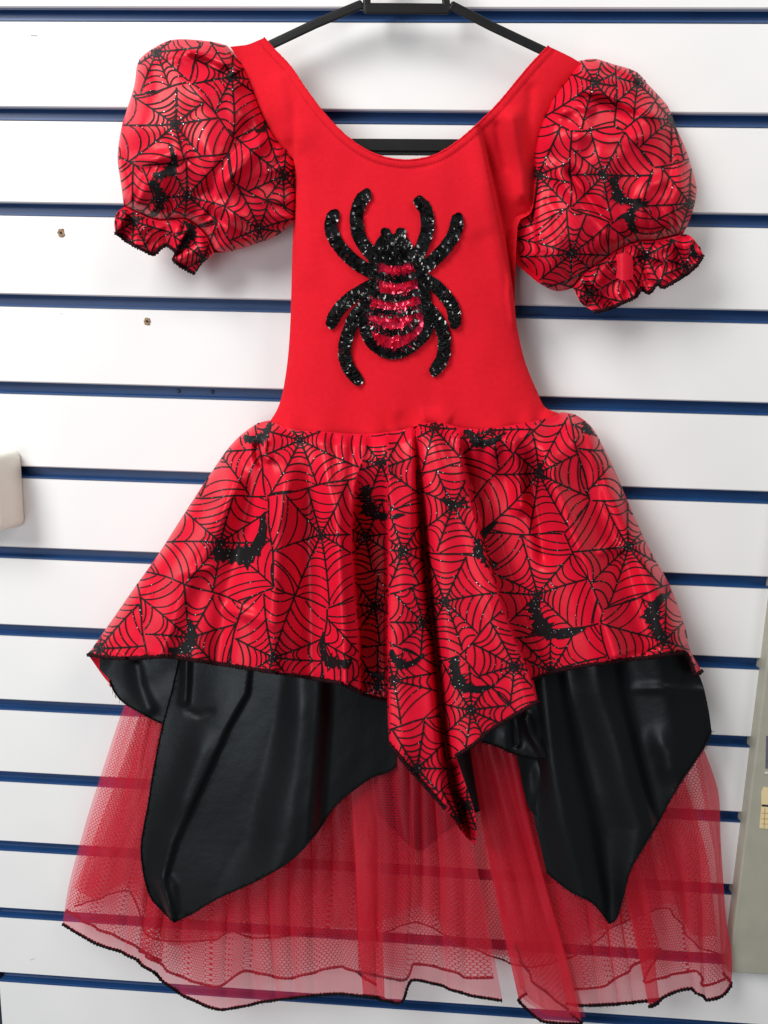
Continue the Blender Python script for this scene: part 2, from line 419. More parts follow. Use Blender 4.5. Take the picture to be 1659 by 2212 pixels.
# blue channel: back web, sloping sill and a small lip at the front of the sill
ip = [(0.0105, GAP + 0.003), (0.0105, 0.0030), (0.0085, 0.0016), (0.0012, 0.0012), (0.0006, 0.0022), (-0.0006, 0.0018), (-0.0006, -0.0002), (0.0002, -0.0002),
      (0.0002, 0.0004), (0.0112, 0.0004), (0.0112, GAP + 0.003)]
iv = [(x, y, z) for x in (XL + 0.001, XR - 0.001) for (y, z) in ip]; q = len(ip)
iff = [(i, (i + 1) % q, q + (i + 1) % q, q + i) for i in range(q)]
for k in range(-1, NS - 1):
    if slat0 is None:
        slat0 = mesh_obj('slat', sv, sf, M_SLAT, wall, False); o = slat0
        ins0 = mesh_obj('groove_insert', iv, iff, M_BLUE, wall, False); i_ = ins0
    else:
        o = slat0.copy(); COL.objects.link(o); o.parent = wall
        i_ = ins0.copy(); COL.objects.link(i_); i_.parent = wall
    o.location = (0, 0, -k * PITCHZ); i_.location = (0, 0, -k * PITCHZ)
    if k == 4:
        for px in (385, 458):
            p = W(np.array([px * 1.0]), np.array([838.0]), np.array([-0.009]))[0]
            lst = []
            for rr, yy in ((0.0024, 0.0098), (0.0014, 0.0092)):
                v = [(p[0] + rr * math.cos(a), yy, rr * math.sin(a)) for a in np.linspace(0, 2 * math.pi, 12, endpoint=False)]
                v2 = [(a, b + 0.002, c) for a, b, c in v]
                lst.append((v + v2, [tuple(range(12))[::-1]] + [(j, (j + 1) % 12, 12 + (j + 1) % 12, 12 + j) for j in range(12)]))
            v, f = merge(lst); s_ = mesh_obj('screw', [(a, b, c + GAP * 0.62) for a, b, c in v], f, M_SCREW, i_)
back = mesh_obj('backing_board', *box(XL, XR, 0.0118, 0.02, -(NS - 1) * PITCHZ, 0.1), M_CORE, wall, False)
# chipped screw holes: a ragged crater of bare fibreboard round a dark hole
for (px, py, rr, sd) in ((132, 503, 0.0042, 3), (318, 694, 0.0036, 4)):
    c = W(np.array([px * 1.0]), np.array([py * 1.0]), np.array([0.0]))[0]; rg = np.random.default_rng(sd)
    k = int(round(-c[2] / PITCHZ + 0.5)) - 1
    m_ = 16; ang = np.linspace(0, 2 * math.pi, m_, endpoint=False); jr = rg.uniform(0.75, 1.15, m_)
    ring = lambda s, y: [(c[0] + rr * s * j * math.cos(a), y, c[2] + rr * 1.15 * s * j * math.sin(a)) for a, j in zip(ang, jr)]
    vs = ring(1.15, 0.0002) + ring(1.0, -0.0009) + ring(0.62, -0.0002) + [(c[0], -0.0001, c[2])]
    fs = [(a * m_ + i, a * m_ + (i + 1) % m_, (a + 1) * m_ + (i + 1) % m_, (a + 1) * m_ + i) for a in range(2) for i in range(m_)]
    fs += [(2 * m_ + i, 2 * m_ + (i + 1) % m_, 3 * m_) for i in range(m_)]
    h_ = mesh_obj('screw_hole', vs, fs, M_CORE, wall)
    dv = [(c[0] + 0.0012 * math.cos(a), -0.0011, c[2] + 0.0012 * math.sin(a)) for a in ang] + [(c[0] + 0.0012 * math.cos(a), 0.002, c[2] + 0.0012 * math.sin(a)) for a in ang]
    mesh_obj('hole', dv, [tuple(range(m_))] + [(i, (i + 1) % m_, m_ + (i + 1) % m_, m_ + i) for i in range(m_)], M_INK, h_)
# pencil scuffs
def scuff(pts, w):
    R = Ribbons(); R.add(cr(pts, 3), w, lambda P: np.zeros(len(P)), 0.0003)
    R.build('scuff_mark', m_scuff, wall)
m_scuff = m_plain('scuff_grey', (0.36, 0.36, 0.38), 0.8)
scuff([(66, 76), (74, 77), (81, 77)], 2.2); scuff([(59, 76), (62, 76.5)], 1.2)
scuff([(65, 2074), (71, 2072), (76, 2070)], 0.8); scuff([(130, 676), (136, 679)], 0.8)

# dark upright past the end of the slats
p = thing('corner_upright', 'dark blue metal upright at the end of the slats, lower corner', 'upright')
o = mesh_obj('post', *box(XL - 0.05, XL - 0.002, 0.0, 0.03, -1.6, 0.2), M_DARK, p, False); bevelled(o, 0.001)

# ------------------------------------------------------------------ cream fixture box
fx = thing('fixture_box', 'cream plastic box fixed to the slat wall, beside the skirt', 'box')
DB = 0.046
c1 = W(np.array([42.0]), np.array([972.0]), np.array([0.0]))[0]; c2 = W(np.array([51.0]), np.array([1138.0]), np.array([0.0]))[0]
w0 = c1[0] - 0.085
lay = []
for y, ins in ((-0.0005, 0.0), (-0.010, 0.0004), (-DB + 0.005, 0.0014), (-DB, 0.0055)):
    x0, x1, z0, z1 = w0 + ins, c1[0] + 0.001 - ins, c2[2] + ins, c1[2] - ins
    rr = 0.009; ringp = []
    for cx, cz, a0 in ((x1 - rr, z1 - rr, 0), (x0 + rr, z1 - rr, 90), (x0 + rr, z0 + rr, 180), (x1 - rr, z0 + rr, 270)):
        for a in (0, 30, 60, 90): ringp.append((cx + rr * math.cos(math.radians(a0 + a)), y, cz + rr * math.sin(math.radians(a0 + a))))
    lay.append(ringp)
vs = sum(lay, []); k16 = len(lay[0])
fs = [(a * k16 + i, a * k16 + (i + 1) % k16, (a + 1) * k16 + (i + 1) % k16, (a + 1) * k16 + i) for a in range(3) for i in range(k16)] + [tuple(range(3 * k16, 4 * k16))]
mesh_obj('housing', vs, fs, M_CREAM, fx, True)
cz = 0.5 * (c1[2] + c2[2]); cx = c1[0] - 0.02
v, f = tube(np.array([[cx, -DB + 0.002, cz], [cx, -DB - 0.0012, cz]]), 0.0042, 16); mesh_obj('fixing_screw', v, f, M_SCREW, fx)

# ------------------------------------------------------------------ grey-green metal panel at the lower right
mp_ = thing('metal_panel', 'beige grey metal panel with a cream label over the slat ends', 'panel')
DP = 0.016
XP = 0.3549 * S
zb = W(np.array([1600.0]), np.array([2103.0]), np.array([DP]))[0][2]
o = mesh_obj('panel_body', *box(XP, XP + 0.30, -DP, 0.0098, zb, 0.25), M_GREY, mp_, False); bevelled(o, 0.002, 3)
def on_panel(name, pts, d0, d1, m, parent):
    P = np.array(pts, float); a = W(P[:, 0], P[:, 1], np.full(len(P), d1)); b = a.copy(); b[:, 1] = -d0
    k = len(P); v = np.vstack([a, b]); f = [tuple(range(k))] + [(i, (i + 1) % k, k + (i + 1) % k, k + i) for i in range(k)]
    return mesh_obj(name, v, f, m, parent, False)
on_panel('window_recess', [(1655.5, 1590), (1720, 1592), (1718, 1663), (1654, 1660)], DP, DP + 0.0006, M_SLOT, mp_)
on_panel('slot_edge', [(1653, 1668), (1718, 1671), (1718, 1675), (1652.5, 1672)], DP, DP + 0.0012, m_plain('pale_edge', (0.6, 0.6, 0.58), 0.5), mp_)
lb = on_panel('label_card', [(1650, 1701), (1720, 1706), (1718, 1796), (1641, 1789), (1645, 1742), (1645.5, 1712)], DP, DP + 0.0009, M_PAPER, mp_)
on_panel('label_bar', [(1646, 1738), (1720, 1743), (1720, 1747), (1645.5, 1742)], DP + 0.0008, DP + 0.0013, M_INK, lb)
for yy in (1756, 1768, 1779):
    on_panel('label_rule', [(1645, yy), (1720, yy + 4), (1720, yy + 5), (1645, yy + 1)], DP + 0.0008, DP + 0.0012, M_INK2, lb)
on_panel('label_rule', [(1652, 1746), (1653, 1746), (1651, 1789), (1650, 1789)], DP + 0.0008, DP + 0.0012, M_INK2, lb)

# ------------------------------------------------------------------ hanger
hg = thing('clothes_hanger', 'black plastic clothes hanger holding up the red dress', 'hanger')
DH = 0.031
def bar(name, pts, width, thick, groove=True):
    """moulded bar: flat strip with raised rims along both edges"""
    P = np.array(pts, float); T = np.gradient(P, axis=0); T /= np.linalg.norm(T, axis=1)[:, None]; N = np.c_[-T[:, 1], T[:, 0]]
    sec = [(-1, 0), (-1, 1), (0.42, 1), (0.48, 0.6), (0.6, 0.6), (0.66, 1), (1, 1), (1, 0), (1, -1), (-1, -1)] if groove else [(-1, -1), (-1, 1), (1, 1), (1, -1)]
    vs = []
    for s, t in sec:
        Q = P + N * (width / 2 * s); vs.append(W(Q[:, 0], Q[:, 1], np.full(len(P), DH + thick / 2 * t)))
    k = len(P); m_ = len(sec); V = np.vstack(vs); F = []
    for a in range(m_):
        b = (a + 1) % m_
        for i in range(k - 1): F.append((a * k + i, a * k + i + 1, b * k + i + 1, b * k + i))
    F.append(tuple(a * k for a in range(m_))); F.append(tuple(a * k + k - 1 for a in range(m_))[::-1])
    o = mesh_obj(name, V, F, M_BLACKPL, hg, False); return bevelled(o, 0.0022, 3)
bar('arm', [(784, 8), (680, 52), (585, 97), (545, 120), (532, 134)], 21, 0.008, False)
bar('arm', [(972, 10), (1060, 56), (1170, 108), (1215, 132), (1226, 146)], 21, 0.008, False)
bar('cross_bar', [(786, 18), (880, 18.5), (970, 19.5)], 24, 0.0076, False)
bar('stem', [(791, 28), (793, -10), (800, -60), (830, -110)], 17, 0.0074, False)
bar('stem', [(966, 28), (962, -10), (955, -60), (925, -110)], 17, 0.0074, False)
bar('cross_bar', [(820, -104), (880, -112), (935, -104)], 17, 0.0070, False)
bar('lower_bar', [(662, 312), (700, 317), (880, 318), (1060, 319), (1118, 314)], 36, 0.0072)
bar('side_bar', [(548, 124), (575, 180), (620, 250), (668, 314)], 18, 0.0064, False)
bar('side_bar', [(1212, 136), (1178, 195), (1140, 262), (1110, 316)], 18, 0.0064, False)
hk = [W(np.array([880.0]), np.array([-112.0 - 0]), np.array([DH]))[0]]
c0 = hk[0]; path = [c0, c0 + [0, 0, 0.02]] + [c0 + [0, 0.022 - 0.022 * math.cos(a), 0.02 + 0.022 * math.sin(a)] for a in np.linspace(0.2, math.pi, 10)]
v, f = tube(np.array(path), 0.0018, 8); mesh_obj('hook', v, f, M_SCREW, hg)

# ------------------------------------------------------------------ the dress
dress = thing('spider_dress', 'red and black spider costume dress with sequin spider and web print skirt', 'dress')

# ---- bodice
NECK = [(570, 82), (597, 112), (628, 145), (662, 195), (700, 245), (740, 287), (780, 318), (820, 337), (865, 346), (905, 344), (945, 333), (985, 308), (1030, 270), (1075, 225), (1110, 183), (1148, 138), (1185, 100)]
ARM_R = [(1262, 141), (1215, 190), (1190, 235), (1172, 290), (1162, 335), (1157, 400), (1152, 445), (1143, 463), (1124, 474)]
SIDE_R = [(1118, 490), (1114, 560), (1112, 640), (1116, 700), (1134, 780), (1160, 845), (1178, 880), (1212, 894)]
SEAM = [(1212, 894), (1190, 904), (1150, 913), (1100, 922), (1040, 929), (1000, 928), (975, 921), (940, 915), (900, 920), (875, 930), (820, 938), (760, 940), (700, 935), (640, 932), (605, 921), (583, 910)]
SIDE_L = [(583, 910), (598, 886), (610, 850), (621, 780), (627, 700), (630, 600), (632, 520), (635, 470)]
ARM_L = [(635, 470), (636, 400), (627, 345), (592, 300), (566, 250), (545, 195), (521, 140), (497, 101)]
def corner(*runs):
    out = []
    for r in runs:
        out += ([out[-1]] if out and out[-1] == r[0] else ([out[-1], r[0], r[0]] if out else [])) + list(r) if not (out and out[-1] == r[0]) else [r[0]] + list(r[1:])
    return out
def join(*runs):
    """closed outline from runs that meet end to end; every meeting point is a corner"""
    out = list(runs[0])
    for r in runs[1:]:
        if out[-1] == r[0]: out += list(r)          # repeats the point: a corner
        else: out += [out[-1], r[0], r[0]] + list(r[1:])
    if out[-1] != out[0]: out += [out[-1], out[0]]
    return out
BOD = join(NECK, [(1185, 100), (1225, 119), (1262, 141)], ARM_R, SIDE_R, SEAM, SIDE_L, ARM_L, [(497, 101), (532, 97), (570, 82)])
eL = np.array(ARM_L[::-1] + SIDE_L[::-1], float); eR = np.array(ARM_R + SIDE_R, float)
neck_s = cr(NECK, 8)
def bod_depth(P):
    d1, _, _ = dpoly(P, eL); d2, _, _ = dpoly(P, eR); de = np.minimum(d1, d2)
    x, y = P[:, 0], P[:, 1]
    top = sstep(y, 60, 330)
    d = 0.040 + (0.010 + 0.014 * top) * prof(de, 120) 
    # left side fold: the strip along the armhole lies behind the front
    xl = np.interp(y, [235, 300, 500, 620], [642, 640, 637, 633])
    d += -0.011 * sstep(xl - x, -4, 6) * sstep(y, 190, 360) * (1 - sstep(y, 440, 520))
    d += ridge(P, [(645, 245), (655, 420), (662, 640)], 26, 0.003)
    # right: the long fold from the neckline to the side seam
    xr = np.interp(y, [200, 330, 480, 620, 740, 860], [1010, 1046, 1078, 1106, 1126, 1150])
    fade = sstep(y, 230, 380) * (1 - sstep(y, 640, 740))
    d += -0.032 * sstep(x - xr, -3, 9) * fade * np.exp(-np.clip(x - xr, 0, None) / 80)
    d += 0.004 * np.exp(-((x - xr + 16) / 20) ** 2) * fade
    d += ridge(P, [(1100, 225), (1112, 300), (1125, 380), (1130, 450)], 18, 0.010)
    d += ridge(P, [(1070, 255), (1078, 300), (1095, 380)], 9, -0.003)
    d += ridge(P, [(1150, 170), (1142, 260), (1148, 340)], 12, -0.003)
    d += ridge(P, [(1104, 520), (1100, 640), (1112, 720)], 6, 0.004)
    d += ridge(P, [(600, 150), (610, 230), (620, 320)], 16, 0.003)
    d += ridge(P, [(930, 335), (1010, 420), (1050, 520)], 40, 0.002)
    # waist puckers
    ys = np.interp(x, [p[0] for p in SEAM[::-1]], [p[1] for p in SEAM[::-1]])
    g = np.exp(-np.clip(ys - y, 0, None) / 26)
    d += g * 0.0022 * np.sin(x / 11.0 + 2.2 * np.sin(x / 47.0))
    d += ridge(P, [(862, 880), (868, 935)], 14, -0.004, 0.6, 0) + ridge(P, [(905, 905), (950, 900), (975, 915)], 18, 0.004)
    # neckline facing and its stitch line
    dn, _, _ = dpoly(P, neck_s)
    d += 0.0012 * (1 - sstep(dn, 12, 17)) - 0.0006 * np.exp(-((dn - 16) / 2.5) ** 2)
    d += 0.0026 * noise(P, 110, 210, 11) + 0.0007 * noise(P, 40, 80, 12)
    return d
bod = Sheet(BOD, bod_depth, 5.0)
Vb, Fb, db = bod.build()
bback = [(x, y + (10 if 560 < x < 1190 and y < 350 else 0)) for x, y in BOD]
Vk, Fk = fill(cr(bback, 10), 16)
dk1, _, _ = dpoly(Vk, eL); dk2, _, _ = dpoly(Vk, eR)
dkk = 0.0395 - 0.018 * prof(np.minimum(dk1, dk2), 80) * sstep(Vk[:, 1], 60, 250)
bodice = sheet_mesh('bodice', [(Vb, Fb, db), (Vk, [f[::-1] for f in Fk], dkk)], M_KNIT, dress)
# neckline roll and stitches
hem_edge('neckline_binding', NECK, bod_depth, M_KNIT, bodice, r=0.0011, twist=1e9, lift=-0.0004)
R = Ribbons(); off = []
T = np.gradient(neck_s, axis=0); T /= np.linalg.norm(T, axis=1)[:, None]; off = neck_s + np.c_[-T[:, 1], T[:, 0]] * 15
arc = cr([tuple(p) for p in off[2:-2:3]], 1.5)
for i in range(0, len(arc) - 4, 5): R.add(arc[i:i + 4], 1.3, bod_depth, 0.0006)
R.build('stitch_line', M_THREAD_K, bodice)

# ---- print generator
BATP = np.array([(-.5, .12), (-.42, .16), (-.3, .10), (-.18, .08), (-.1, .06), (-.07, .15), (-.03, .08), (.03, .08), (.07, .15), (.1, .06), (.2, .12), (.3, .2),
                 (.38, .32), (.45, .4), (.5, .42), (.48, .25), (.42, .12), (.36, .05), (.31, .04), (.26, -.07), (.18, -.05), (.12, -.12), (.05, -.12), (0, -.2), (-.05, -.11),
                 (-.13, -.12), (-.17, -.04), (-.24, -.1), (-.3, -.02), (-.37, -.06), (-.43, .0), (-.5, -.02)])
def webs(R, cents, polys, depth, seed, wsp=3.4, war=2.7, rmax=175, squash=None):
    """spider webs round each centre: spokes, sagging threads between them, and the line where two webs meet"""
    rg = np.random.default_rng(seed); C = np.array(cents, float)
    todo = []
    def put(P, w, i): todo.append((np.asarray(P, float), w, i))
    def flush(P, w, m):
        k = 0
        while k < len(P):
            if m[k]:
                j = k
                while j + 1 < len(P) and m[j + 1]: j += 1
                if j - k >= 1: R.add(P[k:j + 1], w if np.ndim(w) == 0 else w[k:j + 1], depth)
                k = j + 1
            else: k += 1
    for i, c in enumerate(C):
        n = int(rg.integers(8, 10)); a0 = rg.uniform(0, 6.28)
        ang = a0 + (np.arange(n) + rg.uniform(-.3, .3, n)) * 2 * math.pi / n
        bend = rg.uniform(-.0009, .0009, n)
        def spoke(k, r): a = ang[k % n] + bend[k % n] * r; return c + np.stack([np.cos(a) * r, np.sin(a) * r], -1)
        for k in range(n):
            r = np.arange(0, rmax, 4.0); P = spoke(k, r)
            put(P, wsp * (1 + 0.5 * np.exp(-r / 10)), i)
        r0 = 5.5; radii = []
        while r0 < rmax: radii.append(r0); r0 += 5.8 + min(18.0, r0 * 0.235) * rg.uniform(.8, 1.2)
        for k in range(n):
            k2 = k + 1; da = (ang[k2 % n] - ang[k]) % (2 * math.pi)
            if da > 1.5: continue
            for rr in radii:
                ra, rb = rr * rg.uniform(.96, 1.04), rr * rg.uniform(.96, 1.04)
                A, B = spoke(k, np.array(ra)), spoke(k2, np.array(rb))
                mid = c + ((A + B) / 2 - c) * rg.uniform(.66, .86)
                if rr > 40 and rg.random() < .07: continue
                t = np.linspace(0, 1, max(5, int(np.linalg.norm(A - B) / 3.5)))[:, None]
                P = (1 - t) ** 2 * A + 2 * t * (1 - t) * (2 * mid - (A + B) / 2) * 1.0 + t * t * B
                P = (1 - t) ** 2 * A + 2 * t * (1 - t) * mid + t * t * B
                put(P, war * rg.uniform(.85, 1.15), i)
    for i in range(len(C)):
        for j in range(i + 1, len(C)):
            L = np.linalg.norm(C[i] - C[j])
            if L > 2 * rmax: continue
            e = (C[j] - C[i]) / L; nrm = np.array([-e[1], e[0]]); s = np.arange(-rmax, rmax, 4.0)
            P = (C[i] + C[j]) / 2 + nrm * s[:, None]
            D = np.linalg.norm(P[:, None] - C[None], axis=2); mine = D[:, i]
            m = (D >= mine[:, None] - 1e-6).all(1) & (mine < rmax)
            P = P + e * (2.0 * np.sin(s / 19.0))[:, None]
            put(P, wsp, m)
    allP = np.vstack([t[0] for t in todo]); q = np.zeros(len(allP), bool)
    for poly in polys: q |= inside(allP, poly)
    D = np.linalg.norm(allP[:, None] - C[None], axis=2); near = D.argmin(1); dist = D.min(1); n0 = 0
    for P, w, i in todo:
        sl = slice(n0, n0 + len(P)); n0 += len(P)
        flush(P, w, (q[sl] & i) if isinstance(i, np.ndarray) else (q[sl] & (near[sl] == i) & (dist[sl] < rmax)))
def bat(cx, cy, size, ang, depth, parent, polys, flip=1):
    c, s = math.cos(math.radians(ang)), math.sin(math.radians(ang)); q = BATP * np.array([flip, -1.5]) * size
    q = np.c_[q[:, 0] * c - q[:, 1] * s, q[:, 0] * s + q[:, 1] * c] + (cx, cy)
    V, F = fill(q, 6.0)
    k = np.zeros(len(V), bool)
    for poly in polys: k |= inside(V, poly)
    F = [f for f in F if all(k[i] for i in f)]
    if not F: return
    used = sorted({i for f in F for i in f}); mp = {a: b for b, a in enumerate(used)}
    V = V[used]; F = [tuple(mp[i] for i in f) for f in F]
    mesh_obj('bat_print', W(V[:, 0], V[:, 1], depth(V) + 0.0009), F, M_BAT, parent)

# ---- puff sleeves
def sleeve(outline, arm, gather, ruffle, depth, rdepth, cents, bats, seed, dedge):
    sl = Sheet(outline, depth, 4.5); V, F, d = sl.build()
    Vk, Fk = fill(cr(outline, 10), 14)
    dd, _, _ = dpoly(Vk, np.vstack([sl.poly, sl.poly[:1]]))
    o = sheet_mesh('sleeve', [(V, F, d), (Vk, [f[::-1] for f in Fk], dedge - 0.020 * prof(dd, 90))], M_SATIN, dress)
    rf = Sheet(ruffle, rdepth, 3.5); V, F, d = rf.build()
    ro = sheet_mesh('cuff_ruffle', [(V, F, d)], M_SATIN, o)
    Rb = Ribbons(); webs(Rb, cents, [sl.poly], depth, seed, 3.5, 2.75, 190)
    Rb.build('web_print', M_GLIT, o)
    Rb = Ribbons(); webs(Rb, cents, [rf.poly], rdepth, seed, 3.5, 2.75, 190)
    Rb.build('ruffle_web_print', M_GLIT, o)
    for b in bats: bat(b[0], b[1], b[2], b[3], depth, o, [sl.poly], b[4])
    return o, sl, rf, ro
GL = [(268, 447), (300, 462), (338, 476), (372, 476), (398, 474), (425, 490), (446, 512), (462, 546)]
OUT_L = join([(490, 98), (450, 89), (380, 85), (340, 99), (300, 131), (290, 185), (273, 240), (262, 277), (254, 340), (261, 395), (268, 447)], GL,
             [(462, 546), (500, 543), (565, 523), (605, 505), (640, 478)], [(640, 478), (645, 380), (632, 335), (600, 300), (572, 250), (551, 195), (528, 140), (490, 98)])
RUF_L = join(GL[::-1], [(268, 447), (252, 460), (247, 482), (249, 502)], [(249, 502), (280, 524), (310, 540), (332, 549), (346, 536), (361, 530), (381, 546), (376, 562), (398, 579), (421, 591)],
             [(421, 591), (436, 571), (450, 558), (462, 546)])
armLs = cr([(640, 478), (645, 380), (632, 335), (600, 300), (572, 250), (551, 195), (528, 140), (490, 98)], 8); gLs = cr(GL, 6); outLs = cr(OUT_L, 6)
def dep_L(P):
    d, _, _ = dpoly(P, outLs); dg, tg, _ = dpoly(P, gLs); x, y = P[:, 0], P[:, 1]
    z = 0.030 + 0.044 * prof(d, 130)
    z += -0.010 * np.exp(-(dg / 16) ** 2)
    z += np.exp(-dg / 42) * 0.0045 * np.sin(tg * 60 + 2.0 * np.sin(tg * 17)) * sstep(d, 0, 25)
    fl = sstep(d, 4, 45)
    z += fl * (0.008 * noise(P, 70, 95, 21, 0.5) + 0.0030 * noise(P, 30, 60, 22, -0.4))
    da, ta, _ = dpoly(P, armLs); z += np.exp(-da / 45) * sstep(da, 3, 18) * 0.004 * np.sin(ta * 52 + 2.2 * np.sin(ta * 15))
    z += 0.75 * ridge(P, [(395, 105), (440, 118), (520, 150)], 10, 0.008) + 0.75 * ridge(P, [(370, 112), (440, 132), (500, 165)], 8, -0.006)
    z += 0.75 * ridge(P, [(300, 165), (340, 135), (420, 112)], 14, 0.006) + 0.75 * ridge(P, [(550, 250), (500, 330), (455, 400), (430, 440)], 15, -0.010)
    z += 0.75 * ridge(P, [(575, 290), (530, 350), (470, 410)], 16, 0.008) + 0.75 * ridge(P, [(270, 340), (320, 345), (380, 330), (420, 345)], 12, 0.007)
    z += 0.75 * ridge(P, [(290, 372), (340, 360), (390, 362)], 9, -0.006) + 0.75 * ridge(P, [(400, 350), (430, 380), (450, 410)], 10, 0.006)
    z += 0.75 * ridge(P, [(420, 430), (470, 445), (520, 470), (560, 500)], 12, 0.006) + 0.75 * ridge(P, [(440, 455), (500, 490), (540, 515)], 8, -0.005)
    z += 0.75 * ridge(P, [(262, 300), (285, 380), (300, 440)], 9, -0.004)
    return z
def rdep_L(P):
    dg, tg, _ = dpoly(P, gLs); k = sstep(dg, 0, 26)
    return 0.048 - 0.006 * np.exp(-(dg / 10) ** 2) + k * (0.0065 * np.sin(tg * 30 + 1.4 * np.sin(tg * 11)) + 0.003 * noise(P, 14, 14, 31)) - 0.006 * sstep(dg, 10, 60)
CL = [(378, 268), (613, 379), (500, 165), (290, 478), (404, 424), (560, 494), (338, 112), (440, 560)]
slL, shL, rfL, roL = sleeve(OUT_L, None, GL, RUF_L, dep_L, rdep_L, CL, [(366, 366, 74, -40, 1), (345, 430, 86, -100, -1), (568, 278, 34, -30, 1)], 101, 0.030)
bat(408, 505, 78, -70, rdep_L, slL, [rfL.poly], 1)
hem_edge('overlock_edge', [(249, 502), (280, 524), (310, 540), (332, 549), (346, 536), (361, 530), (381, 546), (376, 562), (398, 579), (421, 591)], rdep_L, M_THREAD_RB, slL, r=0.0021, fuzz=1, fuzz_len=5, seed=5)

GR = [(1475, 506), (1440, 515), (1411, 521), (1385, 522), (1358, 530), (1329, 545), (1300, 566), (1268, 588), (1238, 622)]
OUT_R = join([(1246, 132), (1285, 127), (1323, 138), (1373, 154), (1399, 181), (1432, 216), (1446, 236), (1461, 277), (1481, 321), (1493, 359), (1505, 406), (1499, 447), (1487, 482), (1475, 506)], GR,
             [(1238, 622), (1203, 629), (1168, 614), (1139, 591), (1116, 572)], [(1116, 572), (1108, 520), (1110, 470), (1140, 440), (1148, 345), (1160, 271), (1186, 213), (1216, 175), (1246, 132)])
RUF_R = join(GR[::-1], [(1475, 506), (1490, 509), (1508, 529), (1519, 550)], [(1519, 550), (1502, 576), (1470, 600), (1434, 620), (1420, 613), (1402, 632), (1385, 624), (1373, 641), (1350, 652), (1314, 667), (1285, 674)],
             [(1285, 674), (1256, 655), (1238, 622)])
armRs = cr([(1116, 572), (1108, 520), (1110, 470), (1140, 440), (1148, 345), (1160, 271), (1186, 213), (1216, 175), (1246, 132)], 8); gRs = cr(GR, 6); outRs = cr(OUT_R, 6)
def dep_R(P):
    d, _, _ = dpoly(P, outRs); dg, tg, _ = dpoly(P, gRs); x, y = P[:, 0], P[:, 1]
    z = 0.029 + 0.046 * prof(d, 130)
    z += -0.010 * np.exp(-(dg / 16) ** 2)
    z += np.exp(-dg / 42) * 0.0045 * np.sin(tg * 66 + 2.0 * np.sin(tg * 19)) * sstep(d, 0, 25)
    fl = sstep(d, 4, 45)
    z += fl * (0.008 * noise(P, 74, 100, 41, 0.9) + 0.0030 * noise(P, 30, 60, 42, 0.3))
    da, ta, _ = dpoly(P, armRs); z += np.exp(-da / 45) * sstep(da, 3, 18) * 0.004 * np.sin(ta * 52 + 2.2 * np.sin(ta * 15)) * (1 - sstep(y, 330, 400))
    # strip against the bodice stays behind
    xe = np.interp(y, [300, 360, 450, 520, 600], [1150, 1156, 1158, 1160, 1168])
    z += -0.026 * sstep(xe - x, -3, 5) * sstep(y, 320, 380)
    # the big diagonal fold
    z += 0.75 * ridge(P, [(1195, 350), (1230, 410), (1275, 470), (1330, 530)], 16, 0.010) + 0.75 * ridge(P, [(1215, 350), (1255, 410), (1300, 470), (1345, 522)], 11, -0.012)
    z += 0.75 * ridge(P, [(1230, 190), (1300, 200), (1380, 235), (1440, 262)], 13, 0.008) + 0.75 * ridge(P, [(1240, 210), (1310, 222), (1380, 255)], 9, -0.007)
    z += 0.75 * ridge(P, [(1290, 150), (1340, 165), (1400, 200)], 9, -0.005) + 0.75 * ridge(P, [(1200, 250), (1250, 228), (1290, 235)], 11, 0.007)
    z += 0.75 * ridge(P, [(1210, 300), (1260, 290), (1320, 300), (1420, 290)], 16, 0.005) + 0.75 * ridge(P, [(1440, 280), (1450, 350), (1440, 430)], 12, -0.005)
    z += 0.75 * ridge(P, [(1380, 440), (1400, 400), (1450, 385)], 14, 0.006) + 0.75 * ridge(P, [(1180, 420), (1210, 480), (1240, 560)], 12, -0.004)
    return z
def rdep_R(P):
    dg, tg, _ = dpoly(P, gRs); k = sstep(dg, 0, 26)
    return 0.049 - 0.006 * np.exp(-(dg / 10) ** 2) + k * (0.0065 * np.sin(tg * 32 + 1.6 * np.sin(tg * 13) + 1.0) + 0.003 * noise(P, 14, 14, 51)) - 0.006 * sstep(dg, 10, 60)
CR_ = [(1303, 377), (1162, 378), (1285, 178), (1378, 180), (1273, 634), (1396, 552), (1235, 548), (1452, 258), (1490, 440), (1480, 575)]
slR, shR, rfR, roR = sleeve(OUT_R, None, GR, RUF_R, dep_R, rdep_R, CR_, [(1336, 420, 78, 62, 1), (1362, 470, 70, 88, -1)], 131, 0.029)
bat(1500, 548, 40, 60, rdep_R, slR, [rfR.poly], 1)
hem_edge('overlock_edge', [(1519, 550), (1502, 576), (1470, 600), (1434, 620), (1420, 613), (1402, 632), (1385, 624), (1373, 641), (1350, 652), (1314, 667), (1285, 674)], rdep_R, M_THREAD_RB, slR, r=0.0021, fuzz=-1, fuzz_len=5, seed=6)
tab = cr([(1330, 551), (1330, 551), (1350, 546), (1366, 553), (1366, 553), (1368, 585), (1368, 602), (1368, 602), (1348, 606), (1330, 600), (1330, 600), (1333, 575), (1330, 551)], 4)
Vt, Ft = fill(tab, 4); sheet_mesh('ribbon_tab', [(Vt, Ft, 0.064 + 0.004 * np.sin((Vt[:, 0] - 1330) / 38 * math.pi) - 0.00006 * (Vt[:, 1] - 550))], M_SATIN, slR)

